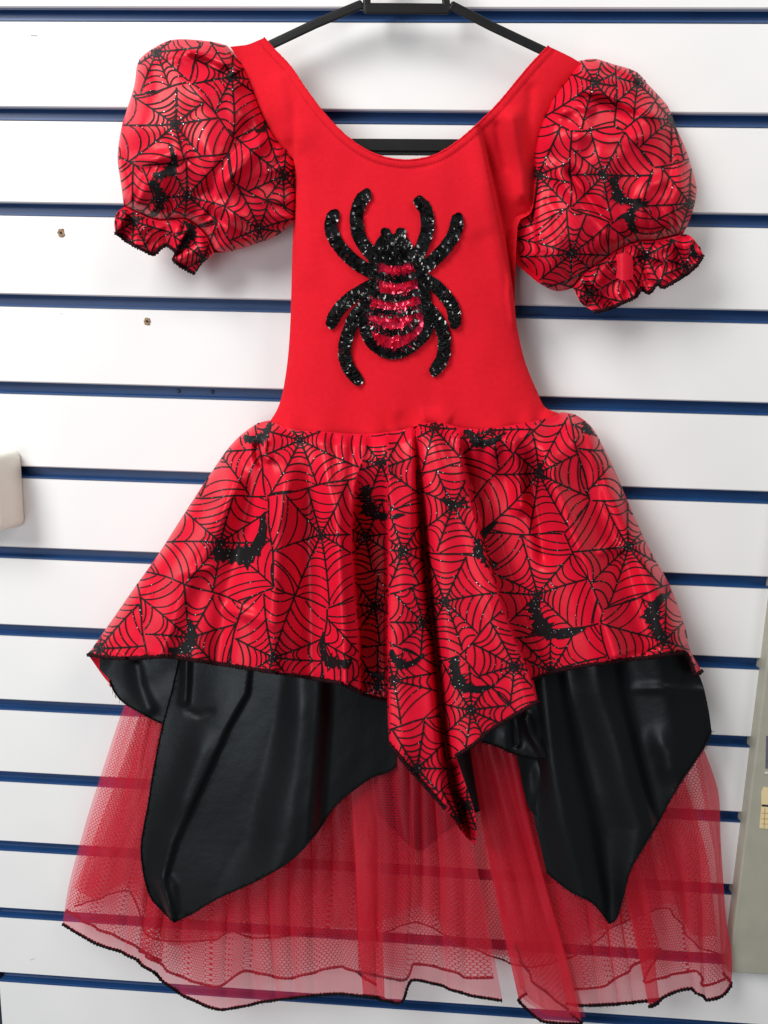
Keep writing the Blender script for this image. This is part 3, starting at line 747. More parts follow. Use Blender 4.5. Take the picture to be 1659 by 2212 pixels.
# ---- overskirt
WAIST = [(583, 908), (605, 918), (640, 929), (700, 932), (760, 937), (820, 935), (875, 927), (900, 917), (940, 912), (975, 918), (1000, 925), (1040, 926), (1100, 919), (1150, 910), (1190, 901), (1214, 890)]
OS_R = [(1214, 890), (1245, 897), (1280, 925), (1310, 980), (1340, 1045), (1372, 1120), (1405, 1190), (1442, 1255), (1465, 1310), (1480, 1355), (1490, 1402), (1516, 1450)]
HEM_R = [(1516, 1450), (1502, 1456), (1490, 1425), (1478, 1408)]
HEM_R2 = [(1478, 1408), (1400, 1420), (1300, 1432), (1200, 1450), (1152, 1468)]
HEM_D = [(1152, 1468), (1162, 1515)]
HEM_D2 = [(1162, 1515), (1100, 1551), (1060, 1576), (1020, 1610), (985, 1632)]
HEM_IN = [(985, 1632), (1004, 1690), (1024, 1750), (1030, 1800), (1026, 1826)]
HEM_C = [(1026, 1826), (1000, 1800), (962, 1747), (930, 1710), (885, 1660), (841, 1606)]
HEM_B = [(841, 1606), (838, 1560), (836, 1513)]
HEM_B2 = [(836, 1513), (800, 1505), (778, 1496)]
HEM_A = [(778, 1496), (740, 1477), (680, 1466), (600, 1453), (520, 1441), (420, 1426), (360, 1418), (300, 1421), (240, 1421), (190, 1414)]
OS_L = [(190, 1414), (240, 1342), (290, 1270), (340, 1200), (390, 1122), (430, 1060), (465, 1008), (490, 972), (520, 940), (556, 915), (583, 908)]
OSK = join(WAIST, OS_R, HEM_R, HEM_R2, HEM_D, HEM_D2, HEM_IN, HEM_C, HEM_B, HEM_B2, HEM_A, OS_L)
osl = cr(OS_L, 10); osr = cr(OS_R, 10)
wx = [p[0] for p in WAIST]; wy = [p[1] for p in WAIST]
def os_depth(P):
    x, y = P[:, 0], P[:, 1]
    d1, _, _ = dpoly(P, osl); d2, _, _ = dpoly(P, osr); de = np.minimum(d1, d2)
    yw = np.interp(x, wx, wy); dy = np.clip(y - yw, 0, None); v = np.clip(dy / 600, 0, 1.3)
    d = 0.036 + (0.030 + 0.048 * np.sqrt(v)) * prof(de, 190 - 70 * np.exp(-dy / 60))
    d = d + 0.011 * sstep(dy, 0, 30) * prof(de, 60)              # blouses out just under the seam
    # gathers
    d += 0.0060 * np.exp(-dy / 70) * sstep(dy, 0, 16) * np.sin(x / 9.5 + 2.6 * np.sin(x / 41.0) + 0.012 * dy * np.sin(x / 23.0)) * prof(de, 60)
    d += 0.005 * np.exp(-dy / 240) * sstep(dy, 10, 60) * np.sin(x / 24.0 + 1.8 * np.sin(x / 77.0)) * prof(de, 60)
    # A | B : the left panel folds over a deep recess, which ends at C
    xab = np.interp(y, [940, 1000, 1050, 1150, 1250, 1350, 1500], [800, 778, 768, 760, 764, 774, 779])
    xbc = np.interp(y, [940, 1020, 1100, 1200, 1400, 1620], [835, 838, 838, 839, 838, 840])
    k = sstep(y, 985, 1170)
    d += -0.066 * k * sstep(x - xab, -3, 7) * sstep(xbc - x, -3, 7)
    d += 0.006 * k * np.exp(-((x - xab + 26) / 22) ** 2)
    d += 0.006 * k * np.exp(-((x - xbc - 30) / 28) ** 2)
    # C | D valley
    xcd = np.interp(y, [925, 1050, 1150, 1300, 1450, 1600, 1700, 1830], [897, 907, 914, 929, 946, 961, 975, 1020])
    vy = sstep(y, 925, 1150); w = 5 + 6 * vy
    d += -(0.014 + 0.044 * vy) * np.exp(-((x - xcd) / w) ** 2)
    inn = (y > 1560) & (x > xcd - 4)
    rr = np.interp(y, [1560, 1632, 1700, 1830], [1400, 985, 1002, 1034])
    d += -0.058 * sstep(y, 1590, 1660) * sstep(x - xcd, -6, 8) * (x < 1045) * sstep(1632 + (x - 985) * 0 - y + 60, -1e9, 1e9) * sstep(y - (1640 - (x - 985) * 0.62), -6, 12)
    d += 0.005 * vy * np.exp(-((x - xcd - 62) / 40) ** 2)
    # D | E : the centre panel folds over the right panel
    xde = np.interp(y, [915, 1000, 1100, 1200, 1310, 1380, 1450, 1520], [986, 1000, 1021, 1050, 1086, 1112, 1142, 1163])
    kd = sstep(y, 925, 1050)
    d += -0.044 * kd * sstep(x - xde, -2, 8) * np.exp(-np.clip(x - xde - 40, 0, None) / 130)
    d += 0.004 * kd * np.exp(-((x - xde + 22) / 18) ** 2)
    # right panel folds
    d += 1.9 * ridge(P, [(1165, 920), (1200, 1060), (1262, 1210), (1330, 1420)], 26, 0.013, 0.2, 0.0)
    d += 1.9 * ridge(P, [(1105, 930), (1118, 1020), (1128, 1120)], 13, 0.010) + 1.9 * ridge(P, [(1140, 960), (1158, 1080), (1180, 1240)], 16, -0.007)
    d += 1.9 * ridge(P, [(1240, 950), (1290, 1080), (1350, 1230), (1400, 1410)], 24, -0.007, 0.3, 0) + 1.9 * ridge(P, [(1275, 990), (1345, 1130), (1430, 1300), (1470, 1400)], 26, 0.006, 0.3, 0)
    d += 1.9 * ridge(P, [(1290, 1200), (1315, 1180), (1350, 1190)], 10, 0.004)
    # left panel folds
    d += 1.9 * ridge(P, [(700, 960), (725, 1100), (735, 1280), (742, 1476)], 22, 0.009, 0.25, 0.0) + 1.9 * ridge(P, [(660, 950), (665, 1100), (668, 1300), (672, 1466)], 26, -0.008, 0.3, 0)
    d += 1.9 * ridge(P, [(640, 960), (605, 1120), (590, 1300), (585, 1452)], 28, 0.010, 0.25, 0.0) + 1.9 * ridge(P, [(580, 960), (530, 1100), (490, 1280), (470, 1434)], 26, -0.007, 0.3, 0)
    d += 1.9 * ridge(P, [(560, 960), (470, 1120), (390, 1280), (340, 1418)], 28, 0.008, 0.3, 0.0) + 1.9 * ridge(P, [(500, 1010), (420, 1140), (330, 1290), (270, 1420)], 20, -0.005, 0.3, 0)
    d += 1.9 * ridge(P, [(575, 945), (568, 975), (585, 1000)], 8, 0.007) + 1.9 * ridge(P, [(555, 950), (553, 985), (570, 1010)], 7, -0.006)
    d += 1.9 * ridge(P, [(470, 1310), (540, 1330), (600, 1350), (660, 1400)], 12, 0.003) + 1.9 * ridge(P, [(330, 1290), (390, 1240), (470, 1225)], 10, 0.003)
    d += sstep(dy, 20, 80) * (0.0040 * noise(P, 110, 190, 61, 0.3) + 0.0016 * noise(P, 48, 80, 62, -0.5)) * prof(de, 40)
    return d
_yy = np.arange(930, 1830, 3.6); _ex = []
for xs_, ys_, offs in (([800, 778, 768, 760, 764, 774, 779], [940, 1000, 1050, 1150, 1250, 1350, 1500], (-3, 0, 3, 7)), ([835, 838, 838, 839, 838, 840], [940, 1020, 1100, 1200, 1400, 1620], (-7, -3, 0, 3)),
                      ([897, 907, 914, 929, 946, 961, 975, 1020], [925, 1050, 1150, 1300, 1450, 1600, 1700, 1830], (-12, -8, -4, 0, 4, 8, 12)), ([986, 1000, 1021, 1050, 1086, 1112, 1142, 1163], [915, 1000, 1100, 1200, 1310, 1380, 1450, 1520], (-2, 1.5, 5, 8))):
    yy = _yy[(_yy <= ys_[-1])]
    for o_ in offs: _ex.append(np.c_[np.interp(yy, ys_, xs_) + o_, yy])
osk = Sheet(OSK, os_depth, 4.6, 6.0, np.vstack(_ex))
Vo, Fo, do = osk.build()
# back half of the skirt hangs close to the wall
OSB = join(WAIST, OS_R, [(1516, 1450), (1400, 1440), (1100, 1470), (800, 1500), (500, 1450), (262, 1480), (236, 1476), (190, 1414)], OS_L)
Vq, Fq = fill(cr(OSB, 14), 18); e1, _, _ = dpoly(Vq, osl); e2, _, _ = dpoly(Vq, osr)
dq = 0.0355 - 0.022 * prof(np.minimum(e1, e2), 120)
overskirt = sheet_mesh('overskirt', [(Vo, Fo, do), (Vq, [f[::-1] for f in Fq], dq)], M_SATIN, dress)
# the print breaks wherever the cloth folds under: each visible fold carries its own stretch of it
def xline(xs, ys): return [(float(np.interp(y, ys, xs)), float(y)) for y in np.arange(880, 1840, 20)]
F_AB = xline([800, 778, 768, 760, 764, 774, 779], [940, 1000, 1050, 1150, 1250, 1350, 1500]); F_BC = xline([835, 838, 838, 839, 838, 840], [940, 1020, 1100, 1200, 1400, 1620])
F_CD = xline([897, 907, 914, 929, 946, 961, 975, 1020], [925, 1050, 1150, 1300, 1450, 1600, 1700, 1830]); F_DE = xline([986, 1000, 1021, 1050, 1086, 1112, 1142, 1163, 1300], [915, 1000, 1100, 1200, 1310, 1380, 1450, 1520, 1830])
ZONES = [([(0, 880), (0, 1840)], F_AB, [(476, 1172), (693, 1155), (409, 1378), (648, 950), (215, 1400), (470, 975), (590, 1420), (800, 1440)]),
         (F_AB, F_BC, [(822, 1000), (809, 1311), (790, 1160), (815, 1480)]), (F_BC, F_CD, [(830, 1010), (870, 1190), (915, 1345), (850, 1470), (900, 1660), (990, 1770)]),
         (F_CD, F_DE, [(979, 1093), (938, 925), (1017, 1534), (1110, 1440), (960, 1300), (1010, 1740)]), (F_DE, [(1700, 880), (1700, 1840)], [(1164, 1022), (1357, 1181), (1161, 1285), (1436, 1384), (1190, 1450), (1345, 975), (1060, 930)])]
Q = Ribbons()
for zi, (L0, L1, cents) in enumerate(ZONES):
    zone = np.array(list(L0) + list(L1)[::-1], float)
    Z = Ribbons(); webs(Z, cents, [osk.poly], os_depth, 211 + zi, 3.6, 2.75, 215)
    for P, w, dp, lf in Z.q:
        m = inside(P, zone); k = 0
        while k < len(P):
            if m[k]:
                j = k
                while j + 1 < len(P) and m[j + 1]: j += 1
                if j > k: Q.add(P[k:j + 1], w[k:j + 1], dp, lf)
                k = j + 1
            else: k += 1
Q.build('web_print', M_GLIT, overskirt)
for b in ((527, 1196, 128, -12, 1), (800, 1098, 96, 62, 1), (1040, 1190, 92, 66, -1), (1172, 1352, 118, 55, 1), (1412, 1330, 110, 84, -1), (866, 1432, 70, 30, 1), (992, 1470, 96, 62, 1),
          (562, 945, 70, -18, 1), (1030, 950, 84, 38, 1), (402, 1398, 76, -30, 1), (716, 1428, 84, 22, -1), (1165, 1020, 40, 80, 1), (978, 1090, 46, 15, 1), (1270, 925, 60, 60, 1)):
    bat(b[0], b[1], b[2], b[3], os_depth, overskirt, [osk.poly], b[4])
for i, (H, fz) in enumerate(((HEM_A, 1), (HEM_B2, 1), (HEM_C[2:], 1), (HEM_D2, 1), (HEM_R2, 1), (HEM_R, 1))):
    hem_edge('overlock_hem', H[::-1], os_depth, M_THREAD_RB, overskirt, r=0.0022, fuzz=fz, fuzz_len=8, fuzz_n=0.9, seed=70 + i)

# ---- black satin underskirt
def black_panel(outline, depth, hems, seed, h=6.0, fl=8):
    s = Sheet(outline, depth, h); V, F, d = s.build()
    o = sheet_mesh('satin_underskirt', [(V, F, d)], M_BSATIN, dress)
    for i, H in enumerate(hems):
        hem_edge('rolled_hem', H, depth, M_THREAD_B, o, r=0.0010, fuzz=1, fuzz_len=fl, fuzz_n=0.5, seed=seed + i)
    return o
H1 = [(855, 1655), (840, 1666), (800, 1681), (760, 1709), (720, 1745), (690, 1790), (655, 1832), (620, 1864), (550, 1904), (470, 1940), (420, 1970), (376, 1992)]
H1b = [(376, 1992), (350, 1966), (326, 1938), (312, 1895), (305, 1835), (312, 1780), (320, 1740), (334, 1652), (352, 1565), (372, 1490), (388, 1420)]
BL = join([(388, 1380), (540, 1400), (700, 1430), (850, 1480), (855, 1655)], H1, H1b)
def pleat_planes(P, lines):
    """flat faces between fold lines; lines: (ys, xs, metres from the wall) from left to right"""
    x, y = P[:, 0], P[:, 1]; X = [np.interp(y, ys, xs) for ys, xs, _ in lines]
    d = np.where(x < X[0], lines[0][2], lines[-1][2]).astype(float)
    for i in range(len(lines) - 1):
        w = np.maximum(X[i + 1] - X[i], 1.0); t = np.clip((x - X[i]) / w, 0, 1); m = (x >= X[i]) & (x < X[i + 1])
        t = t + 0.85 * (t * t * (3 - 2 * t) - t)
        d[m] = (lines[i][2] + (lines[i + 1][2] - lines[i][2]) * t)[m]
    return d
def bl_depth(P):
    Y = [1380, 1497, 1565, 1819, 1900, 1995]
    L = [([1420, 1565, 1740, 1895, 1995], [388, 352, 320, 308, 372], .059), (Y, [545, 532, 492, 374, 352, 376], .073), (Y, [553, 541, 503, 388, 362, 384], .066), (Y, [600, 598, 590, 520, 470, 430], .067),
         (Y, [655, 654, 650, 622, 590, 560], .082), (Y, [690, 688, 684, 660, 640, 620], .080), (Y, [722, 721, 718, 700, 690, 680], .062), (Y, [860, 858, 855, 850, 848, 845], .053)]
    k = sstep(P[:, 1], 1430, 1540)
    d = pleat_planes(P, L) * k + (1 - k) * (0.066 + 0.10 * (pleat_planes(P, L) - 0.066) * 5)
    d += ridge(P, [(404, 1400), (402, 1480), (398, 1528)], 9, 0.006, 0.0, 0.1) + ridge(P, [(395, 1536), (430, 1545), (470, 1532)], 7, -0.0025, 0.3, 0.3)
    d += ridge(P, [(455, 1560), (410, 1680), (372, 1790)], 24, 0.004, 0.3, 0.3)
    d += ridge(P, [(345, 1880), (370, 1915), (376, 1975)], 12, 0.004, 0.3, 0.1) + 0.0018 * noise(P, 70, 150, 71) + 0.0003 * noise(P, 26, 60, 72, 0.5)
    return d
black_panel(BL, bl_depth, [H1, H1b], 80)
H2 = [(190, 1416), (215, 1445), (237, 1470), (247, 1494), (268, 1518), (300, 1537), (335, 1556), (372, 1570)]
BL2 = join([(215, 1410), (330, 1400), (470, 1400), (470, 1560)], [(470, 1560), (372, 1570)], H2[::-1][:-2] + [(215, 1445)])
def bl2_depth(P):
    return 0.046 + 0.004 * sstep(P[:, 0], 230, 330) + 0.003 * noise(P, 40, 60, 73, 0.4) + ridge(P, [(290, 1420), (300, 1480), (330, 1550)], 16, 0.005)
black_panel(BL2, bl2_depth, [H2[2:]], 84)
H3 = [(1180, 1884), (1230, 1924), (1282, 1952), (1317, 1995)]
H3b = [(1317, 1995), (1332, 1982), (1345, 1940), (1360, 1882), (1390, 1830), (1425, 1770), (1447, 1728), (1470, 1690), (1500, 1646), (1522, 1612), (1537, 1578)]
BR = join([(1120, 1460), (1300, 1412), (1465, 1398), (1494, 1432)], [(1494, 1432), (1516, 1472), (1530, 1530), (1537, 1578)], H3b[::-1], H3[::-1], [(1180, 1884), (1166, 1820), (1152, 1760), (1148, 1690), (1135, 1560), (1120, 1460)])
def br_depth(P):
    Y = [1400, 1500, 1650, 1790, 1930]
    L = [(Y, [1125, 1130, 1146, 1158, 1190], .057), (Y, [1170, 1180, 1196, 1224, 1262], .075), (Y, [1190, 1202, 1228, 1262, 1290], .072), (Y, [1215, 1232, 1268, 1302, 1318], .059), (Y, [1285, 1300, 1345, 1385, 1360], .075),
         (Y, [1312, 1325, 1368, 1405, 1380], .073), (Y, [1345, 1360, 1395, 1430, 1410], .059), (Y, [1420, 1440, 1465, 1470, 1450], .070), (Y, [1495, 1522, 1540, 1545, 1550], .054)]
    d = pleat_planes(P, L)
    d += ridge(P, [(1335, 1488), (1420, 1486), (1540, 1494)], 9, 0.003, 0.4, 0.1) + ridge(P, [(1400, 1560), (1440, 1630), (1450, 1700)], 22, 0.005, 0.4, 0.3)
    d += 0.0020 * noise(P, 70, 150, 75, 0.2) + 0.0003 * noise(P, 26, 60, 76, -0.5)
    return d
black_panel(BR, br_depth, [H3, H3b], 88)
H4 = [(1040, 1602), (1075, 1612), (1110, 1628), (1150, 1638), (1186, 1642)]
H4b = [(1186, 1642), (1192, 1670), (1184, 1710), (1166, 1770)]
BR2 = join([(1010, 1560), (1100, 1500), (1180, 1480), (1192, 1560), (1186, 1642)], H4[::-1], [(1040, 1602), (1010, 1560)])
def br2_depth(P): return 0.066 + ridge(P, [(1130, 1530), (1150, 1590), (1180, 1636)], 10, 0.007, 0.2, 0) + ridge(P, [(1110, 1540), (1118, 1620)], 9, -0.005) + 0.002 * noise(P, 25, 40, 77)
black_panel(BR2, br2_depth, [H4], 92, 5)
BR3 = join([(1100, 1560), (1190, 1560), (1186, 1642)], H4b, [(1166, 1770), (1140, 1740), (1120, 1650), (1100, 1560)])
def br3_depth(P): return 0.061 + 0.004 * noise(P, 25, 70, 78)
black_panel(BR3, br3_depth, [H4b], 94, 5)

H5 = [(690, 1580), (728, 1660), (790, 1720), (850, 1790), (905, 1835), (955, 1800), (1010, 1760), (1060, 1735), (1095, 1650), (1120, 1580)]
BB = join([(690, 1580), (640, 1420), (900, 1410), (1150, 1420), (1120, 1580)], H5[::-1])
def bb_depth(P): return 0.024 + 0.003 * noise(P, 40, 120, 79) + 0.003 * np.sin(P[:, 0] / 26.0)
black_panel(BB, bb_depth, [H5], 96, 8)

# ---- petticoat: pleated sheets of organza over net
def pleated(name, cols, m, parent, nv=46, nu=22, rip=0.0016, seed=1, gather=7.0, lam=46.0):
    """cols: [(x, y, d), ...] from top to hem for each fold line, in order round the sheet"""
    C = []
    for c in cols:
        q = np.array(c, float); L = np.r_[0, np.cumsum(np.linalg.norm(np.diff(q[:, :2], axis=0), axis=1))]; L /= L[-1]
        # smooth resample
        t = np.linspace(0, 1, nv + 1); z = [np.interp(t, L, q[:, k]) for k in range(3)]
        for _ in range(6):
            for k in range(3): z[k][1:-1] = 0.5 * z[k][1:-1] + 0.25 * (z[k][:-2] + z[k][2:])
        C.append(np.stack(z, 1))
    C = np.array(C); G = []
    n = len(C)
    for i in range(n - 1):
        a, b, c, d = C[max(i - 1, 0)], C[i], C[i + 1], C[min(i + 2, n - 1)]
        for k in range(nu + (1 if i == n - 2 else 0)):
            t = k / nu
            m1, m2 = 0.32 * (c - a), 0.32 * (d - b); h00 = 2 * t ** 3 - 3 * t * t + 1; h10 = t ** 3 - 2 * t * t + t; h01 = -2 * t ** 3 + 3 * t * t; h11 = t ** 3 - t * t
            G.append(h00 * b + h10 * m1 + h01 * c + h11 * m2)
    G = np.array(G)                                  # (columns, rows, 3)
    # fine gathers: the cloth doubles back on itself, deeper and shallower as it falls
    ss = np.r_[0, np.cumsum(np.linalg.norm(np.diff(G[:, G.shape[1] * 2 // 3, :2], axis=0), axis=1))]
    q = np.stack([np.repeat(ss[:, None], G.shape[1], 1), G[:, :, 1]], -1).reshape(-1, 2)
    ph = (2 * math.pi * q[:, 0] / lam + 2.6 * noise(q, 120, 400, seed + 2) + 0.8 * noise(q, 60, 160, seed + 3)).reshape(G.shape[:2])
    am = np.clip(0.62 + 0.75 * noise(q, 75, 260, seed + 4), 0, 1.3).reshape(G.shape[:2])
    ed = (sstep(ss, 0, 40) * (1 - sstep(ss, ss[-1] - 40, ss[-1])))[:, None]
    vv_ = np.linspace(0, 1, G.shape[1])[None]; ev = 1 - 0.35 * sstep(vv_, 0.8, 1.0)
    G[:, :, 0] += gather * am * ed * ev * np.sin(ph); G[:, :, 2] += 0.0042 * am * ed * ev * np.cos(ph)
    fl = G.reshape(-1, 3); fl[:, 2] += rip * noise(fl[:, :2], 36, 120, seed) + rip * 0.5 * noise(fl[:, :2], 17, 60, seed + 1)
    fl[:, 2] = np.maximum(fl[:, 2], 0.006); G = fl.reshape(G.shape)
    a_, b_ = G.shape[:2]
    V = W(fl[:, 0], fl[:, 1], fl[:, 2])
    su = np.r_[0, np.cumsum(np.linalg.norm(np.diff(G[:, b_ // 2, :2], axis=0), axis=1))]
    sv_ = np.arange(b_) / (b_ - 1) * np.linalg.norm(np.diff(G[a_ // 2, :, :2], axis=0), axis=1).sum()
    uv = np.stack(np.meshgrid(su, sv_, indexing='ij'), -1).reshape(-1, 2)
    F = [(i * b_ + j, (i + 1) * b_ + j, (i + 1) * b_ + j + 1, i * b_ + j + 1) for i in range(a_ - 1) for j in range(b_ - 1)]
    o = mesh_obj(name, V, F, m, parent, True, uv)
    return o, G
def sheet_hem(name, G, m, parent, r, fuzz_n, seed, fl=7):
    H = G[:, -1]; P = H[:, :2]; L = np.r_[0, np.cumsum(np.linalg.norm(np.diff(H, axis=0), axis=1))]
    t = np.arange(0, L[-1], 2.4); Q = np.stack([np.interp(t, L, H[:, k]) for k in range(3)], 1)
    rg = np.random.default_rng(seed); k = np.arange(len(Q))
    path = W(Q[:, 0], Q[:, 1], Q[:, 2])
    lst = [tube(path, r * (1 + 0.3 * np.sin(k * 2.1) + 0.2 * rg.uniform(-1, 1, len(Q))), 5)]
    for i in range(len(Q)):
        for _ in range(rg.poisson(fuzz_n)):
            e = np.array([rg.uniform(-0.8, 0.8), rg.uniform(-0.3, 1.0)]) * fl * rg.uniform(.4, 1)
            q = np.array([Q[i, :2], Q[i, :2] + e * 0.5 + rg.uniform(-1.5, 1.5, 2), Q[i, :2] + e])
            lst.append(tube(W(q[:, 0], q[:, 1], np.full(3, Q[i, 2])), [0.00036, 0.0003, 0.00014], 3))
    v, f = merge(lst); return mesh_obj(name, v, f, m, parent, True)

def col(x0, d0, *pts):
    """one fold line: starts under the skirt at (x0, 1400)"""
    return [(x0, 1400, d0)] + [p for p in pts]
# left and centre organza
O1 = [col(330, .020, (265, 1530, .022), (190, 1760, .022), (148, 1910, .022), (135, 1996, .022)),
      col(345, .034, (300, 1560, .036), (240, 1800, .038), (205, 2037, .040)),
      col(365, .036, (340, 1560, .038), (300, 1800, .044), (275, 2062, .046)),
      col(400, .036, (385, 1600, .040), (360, 1850, .046), (335, 2104, .050)),
      col(430, .036, (425, 1600, .044), (405, 1850, .040), (388, 2146, .044)),
      col(470, .036, (475, 1600, .040), (475, 1850, .050), (474, 2181, .050)),
      col(530, .036, (545, 1600, .044), (560, 1850, .042), (575, 2163, .044)),
      col(590, .036, (620, 1600, .040), (650, 1850, .048), (660, 2152, .048)),
      col(650, .036, (690, 1600, .042), (720, 1850, .042), (735, 2147, .044)),
      col(735, .036, (800, 1600, .044), (822, 1850, .044), (832, 2158, .046)),
      col(700, .040, (752, 1600, .048), (768, 1850, .050), (790, 2150, .050)),
      col(770, .040, (862, 1600, .050), (885, 1850, .050), (864, 2166, .050)),
      col(790, .038, (895, 1640, .046), (893, 1850, .048), (889, 2118, .050)),
      col(830, .036, (925, 1640, .044), (940, 1850, .042), (945, 2127, .044)),
      col(870, .036, (960, 1640, .046), (995, 1850, .046), (1006, 2148, .048)),
      col(900, .036, (985, 1640, .044), (1028, 1860, .048), (1086, 2162, .050))]
orgL, gO1 = pleated('organza_petticoat', O1, M_ORG, dress, seed=301)
sheet_hem('overlock_hem', gO1, M_THREAD_B, orgL, 0.0019, 0.20, 311)
O2 = [col(1010, .034, (1042, 1640, .042), (1072, 1840, .044), (1098, 1967, .044), (1138, 2146, .044)),
      col(990, .040, (1022, 1660, .052), (1052, 1839, .052), (1078, 1967, .052), (1121, 2162, .052)),
      col(1020, .042, (1058, 1656, .052), (1095, 1820, .052), (1135, 2000, .052), (1172, 2206, .052)),
      col(1050, .042, (1117, 1650, .052), (1144, 1788, .052), (1178, 1916, .052), (1219, 2059, .052), (1256, 2211, .052)),
      col(1040, .034, (1100, 1650, .040), (1130, 1788, .044), (1160, 1916, .046), (1200, 2059, .048), (1232, 2190, .050))]
O2b = [[(x + 3, y - (26 if i == len(c) - 1 else 0), d - .008) for i, (x, y, d) in enumerate(c)] for c in O2[1:4]]
pleated('organza_petticoat', O2b, M_ORG, dress, seed=325, gather=3.0)
O2c = [[(x + (9 if k else -2), y - (14 if i == len(c) - 1 else 0), d - .014) for i, (x, y, d) in enumerate(c)] for k, c in enumerate(O2[1:4])]
pleated('organza_petticoat', O2c, M_ORG, dress, seed=327, gather=3.0)
orgM, gO2 = pleated('organza_petticoat', O2, M_ORG, dress, seed=321, gather=2.0)
sheet_hem('overlock_hem', gO2, M_THREAD_B, orgM, 0.0019, 0.2, 322)
O3 = [col(1050, .030, (1120, 1650, .034), (1175, 1900, .034), (1222, 2168, .036)),
      col(1080, .036, (1150, 1650, .040), (1210, 1900, .042), (1262, 2172, .044)),
      col(1120, .036, (1200, 1650, .042), (1290, 1900, .044), (1332, 2169, .046)),
      col(1190, .036, (1290, 1650, .040), (1395, 1900, .042), (1425, 2160, .044)),
      col(1160, .040, (1250, 1650, .046), (1345, 1900, .052), (1404, 2175, .052)),
      col(1230, .038, (1340, 1650, .044), (1425, 1900, .048), (1447, 2147, .048)),
      col(1290, .036, (1400, 1650, .040), (1470, 1900, .042), (1492, 2136, .044)),
      col(1370, .034, (1470, 1640, .038), (1530, 1850, .040), (1527, 2160, .044)),
      col(1400, .032, (1500, 1630, .036), (1548, 1850, .038), (1557, 2152, .038)),
      col(1430, .024, (1519, 1609, .026), (1540, 1662, .026), (1558, 1711, .026), (1563, 1839, .026), (1566, 1930, .026), (1569, 1995, .026), (1585, 2074, .026), (1580, 2126, .026)),
      col(1400, .014, (1500, 1630, .014), (1545, 1850, .014), (1560, 2100, .014))]
orgR, gO3 = pleated('organza_petticoat', O3, M_ORG, dress, seed=331)
sheet_hem('overlock_hem', gO3, M_THREAD_B, orgR, 0.0019, 0.45, 332, 9)

# net layer inside the organza, shorter
N1 = [col(335, .018, (272, 1530, .019), (198, 1760, .019), (155, 1910, .018), (143, 1966, .018)),
      col(350, .028, (320, 1560, .030), (262, 1800, .032), (205, 2004, .034)),
      col(375, .030, (370, 1560, .032), (320, 1800, .036), (262, 2028, .038)),
      col(395, .028, (395, 1600, .028), (385, 1800, .026), (345, 2076, .030)),
      col(360, .030, (350, 1600, .032), (310, 1800, .034), (300, 2052, .034)),
      col(420, .030, (410, 1600, .034), (390, 1850, .036), (384, 2108, .036)),
      col(470, .030, (470, 1600, .030), (475, 1850, .036), (470, 2132, .038)),
      col(520, .030, (530, 1600, .034), (545, 1850, .034), (528, 2098, .034)),
      col(590, .030, (610, 1600, .030), (630, 1850, .036), (622, 2114, .036)),
      col(650, .030, (680, 1600, .034), (715, 1850, .034), (738, 2088, .034)),
      col(710, .030, (780, 1600, .034), (812, 1850, .038), (812, 2128, .038)),
      col(680, .034, (745, 1600, .040), (765, 1850, .044), (775, 2100, .046)),
      col(760, .034, (850, 1600, .046), (880, 1850, .052), (872, 2118, .052)),
      col(800, .030, (880, 1640, .036), (895, 1850, .038), (894, 2083, .038)),
      col(850, .030, (930, 1640, .034), (955, 1850, .034), (962, 2094, .034)),
      col(880, .030, (965, 1640, .036), (1000, 1860, .038), (1010, 2112, .038)),
      col(900, .028, (985, 1640, .032), (1030, 1870, .032), (1066, 2112, .034))]
netL, gN1 = pleated('net_petticoat', N1, M_NET, dress, seed=341)
sheet_hem('overlock_hem', gN1, M_THREAD_R, netL, 0.0015, 0.02, 342)
N2 = [col(995, .028, (1022, 1660, .038), (1055, 1839, .042), (1082, 1967, .044), (1112, 2040, .046)),
      col(1022, .030, (1058, 1656, .042), (1096, 1820, .046), (1132, 1990, .046), (1150, 2118, .046)),
      col(1048, .030, (1108, 1650, .042), (1138, 1788, .046), (1172, 1916, .046), (1228, 2182, .046))]
netM, gN2 = pleated('net_petticoat', N2, M_NET, dress, seed=351)
sheet_hem('overlock_hem', gN2, M_THREAD_R, netM, 0.0015, 0.02, 352)
N3 = [col(1060, .028, (1130, 1650, .030), (1190, 1900, .030), (1240, 2137, .032)),
      col(1100, .030, (1180, 1650, .034), (1260, 1900, .036), (1310, 2128, .036)),
      col(1170, .030, (1270, 1650, .030), (1370, 1880, .034), (1425, 2050, .034)),
      col(1160, .030, (1250, 1650, .034), (1345, 1900, .040), (1390, 2121, .042)),
      col(1230, .030, (1340, 1650, .036), (1428, 1900, .040), (1450, 2106, .040)),
      col(1300, .030, (1410, 1650, .032), (1475, 1880, .034), (1506, 2098, .036)),
      col(1350, .028, (1450, 1640, .032), (1520, 1850, .034), (1522, 2129, .036)),
      col(1420, .022, (1512, 1620, .024), (1550, 1850, .022), (1568, 2114, .022))]
netR, gN3 = pleated('net_petticoat', N3, M_NET, dress, seed=361)
sheet_hem('overlock_hem', gN3, M_THREAD_R, netR, 0.0015, 0.02, 362)
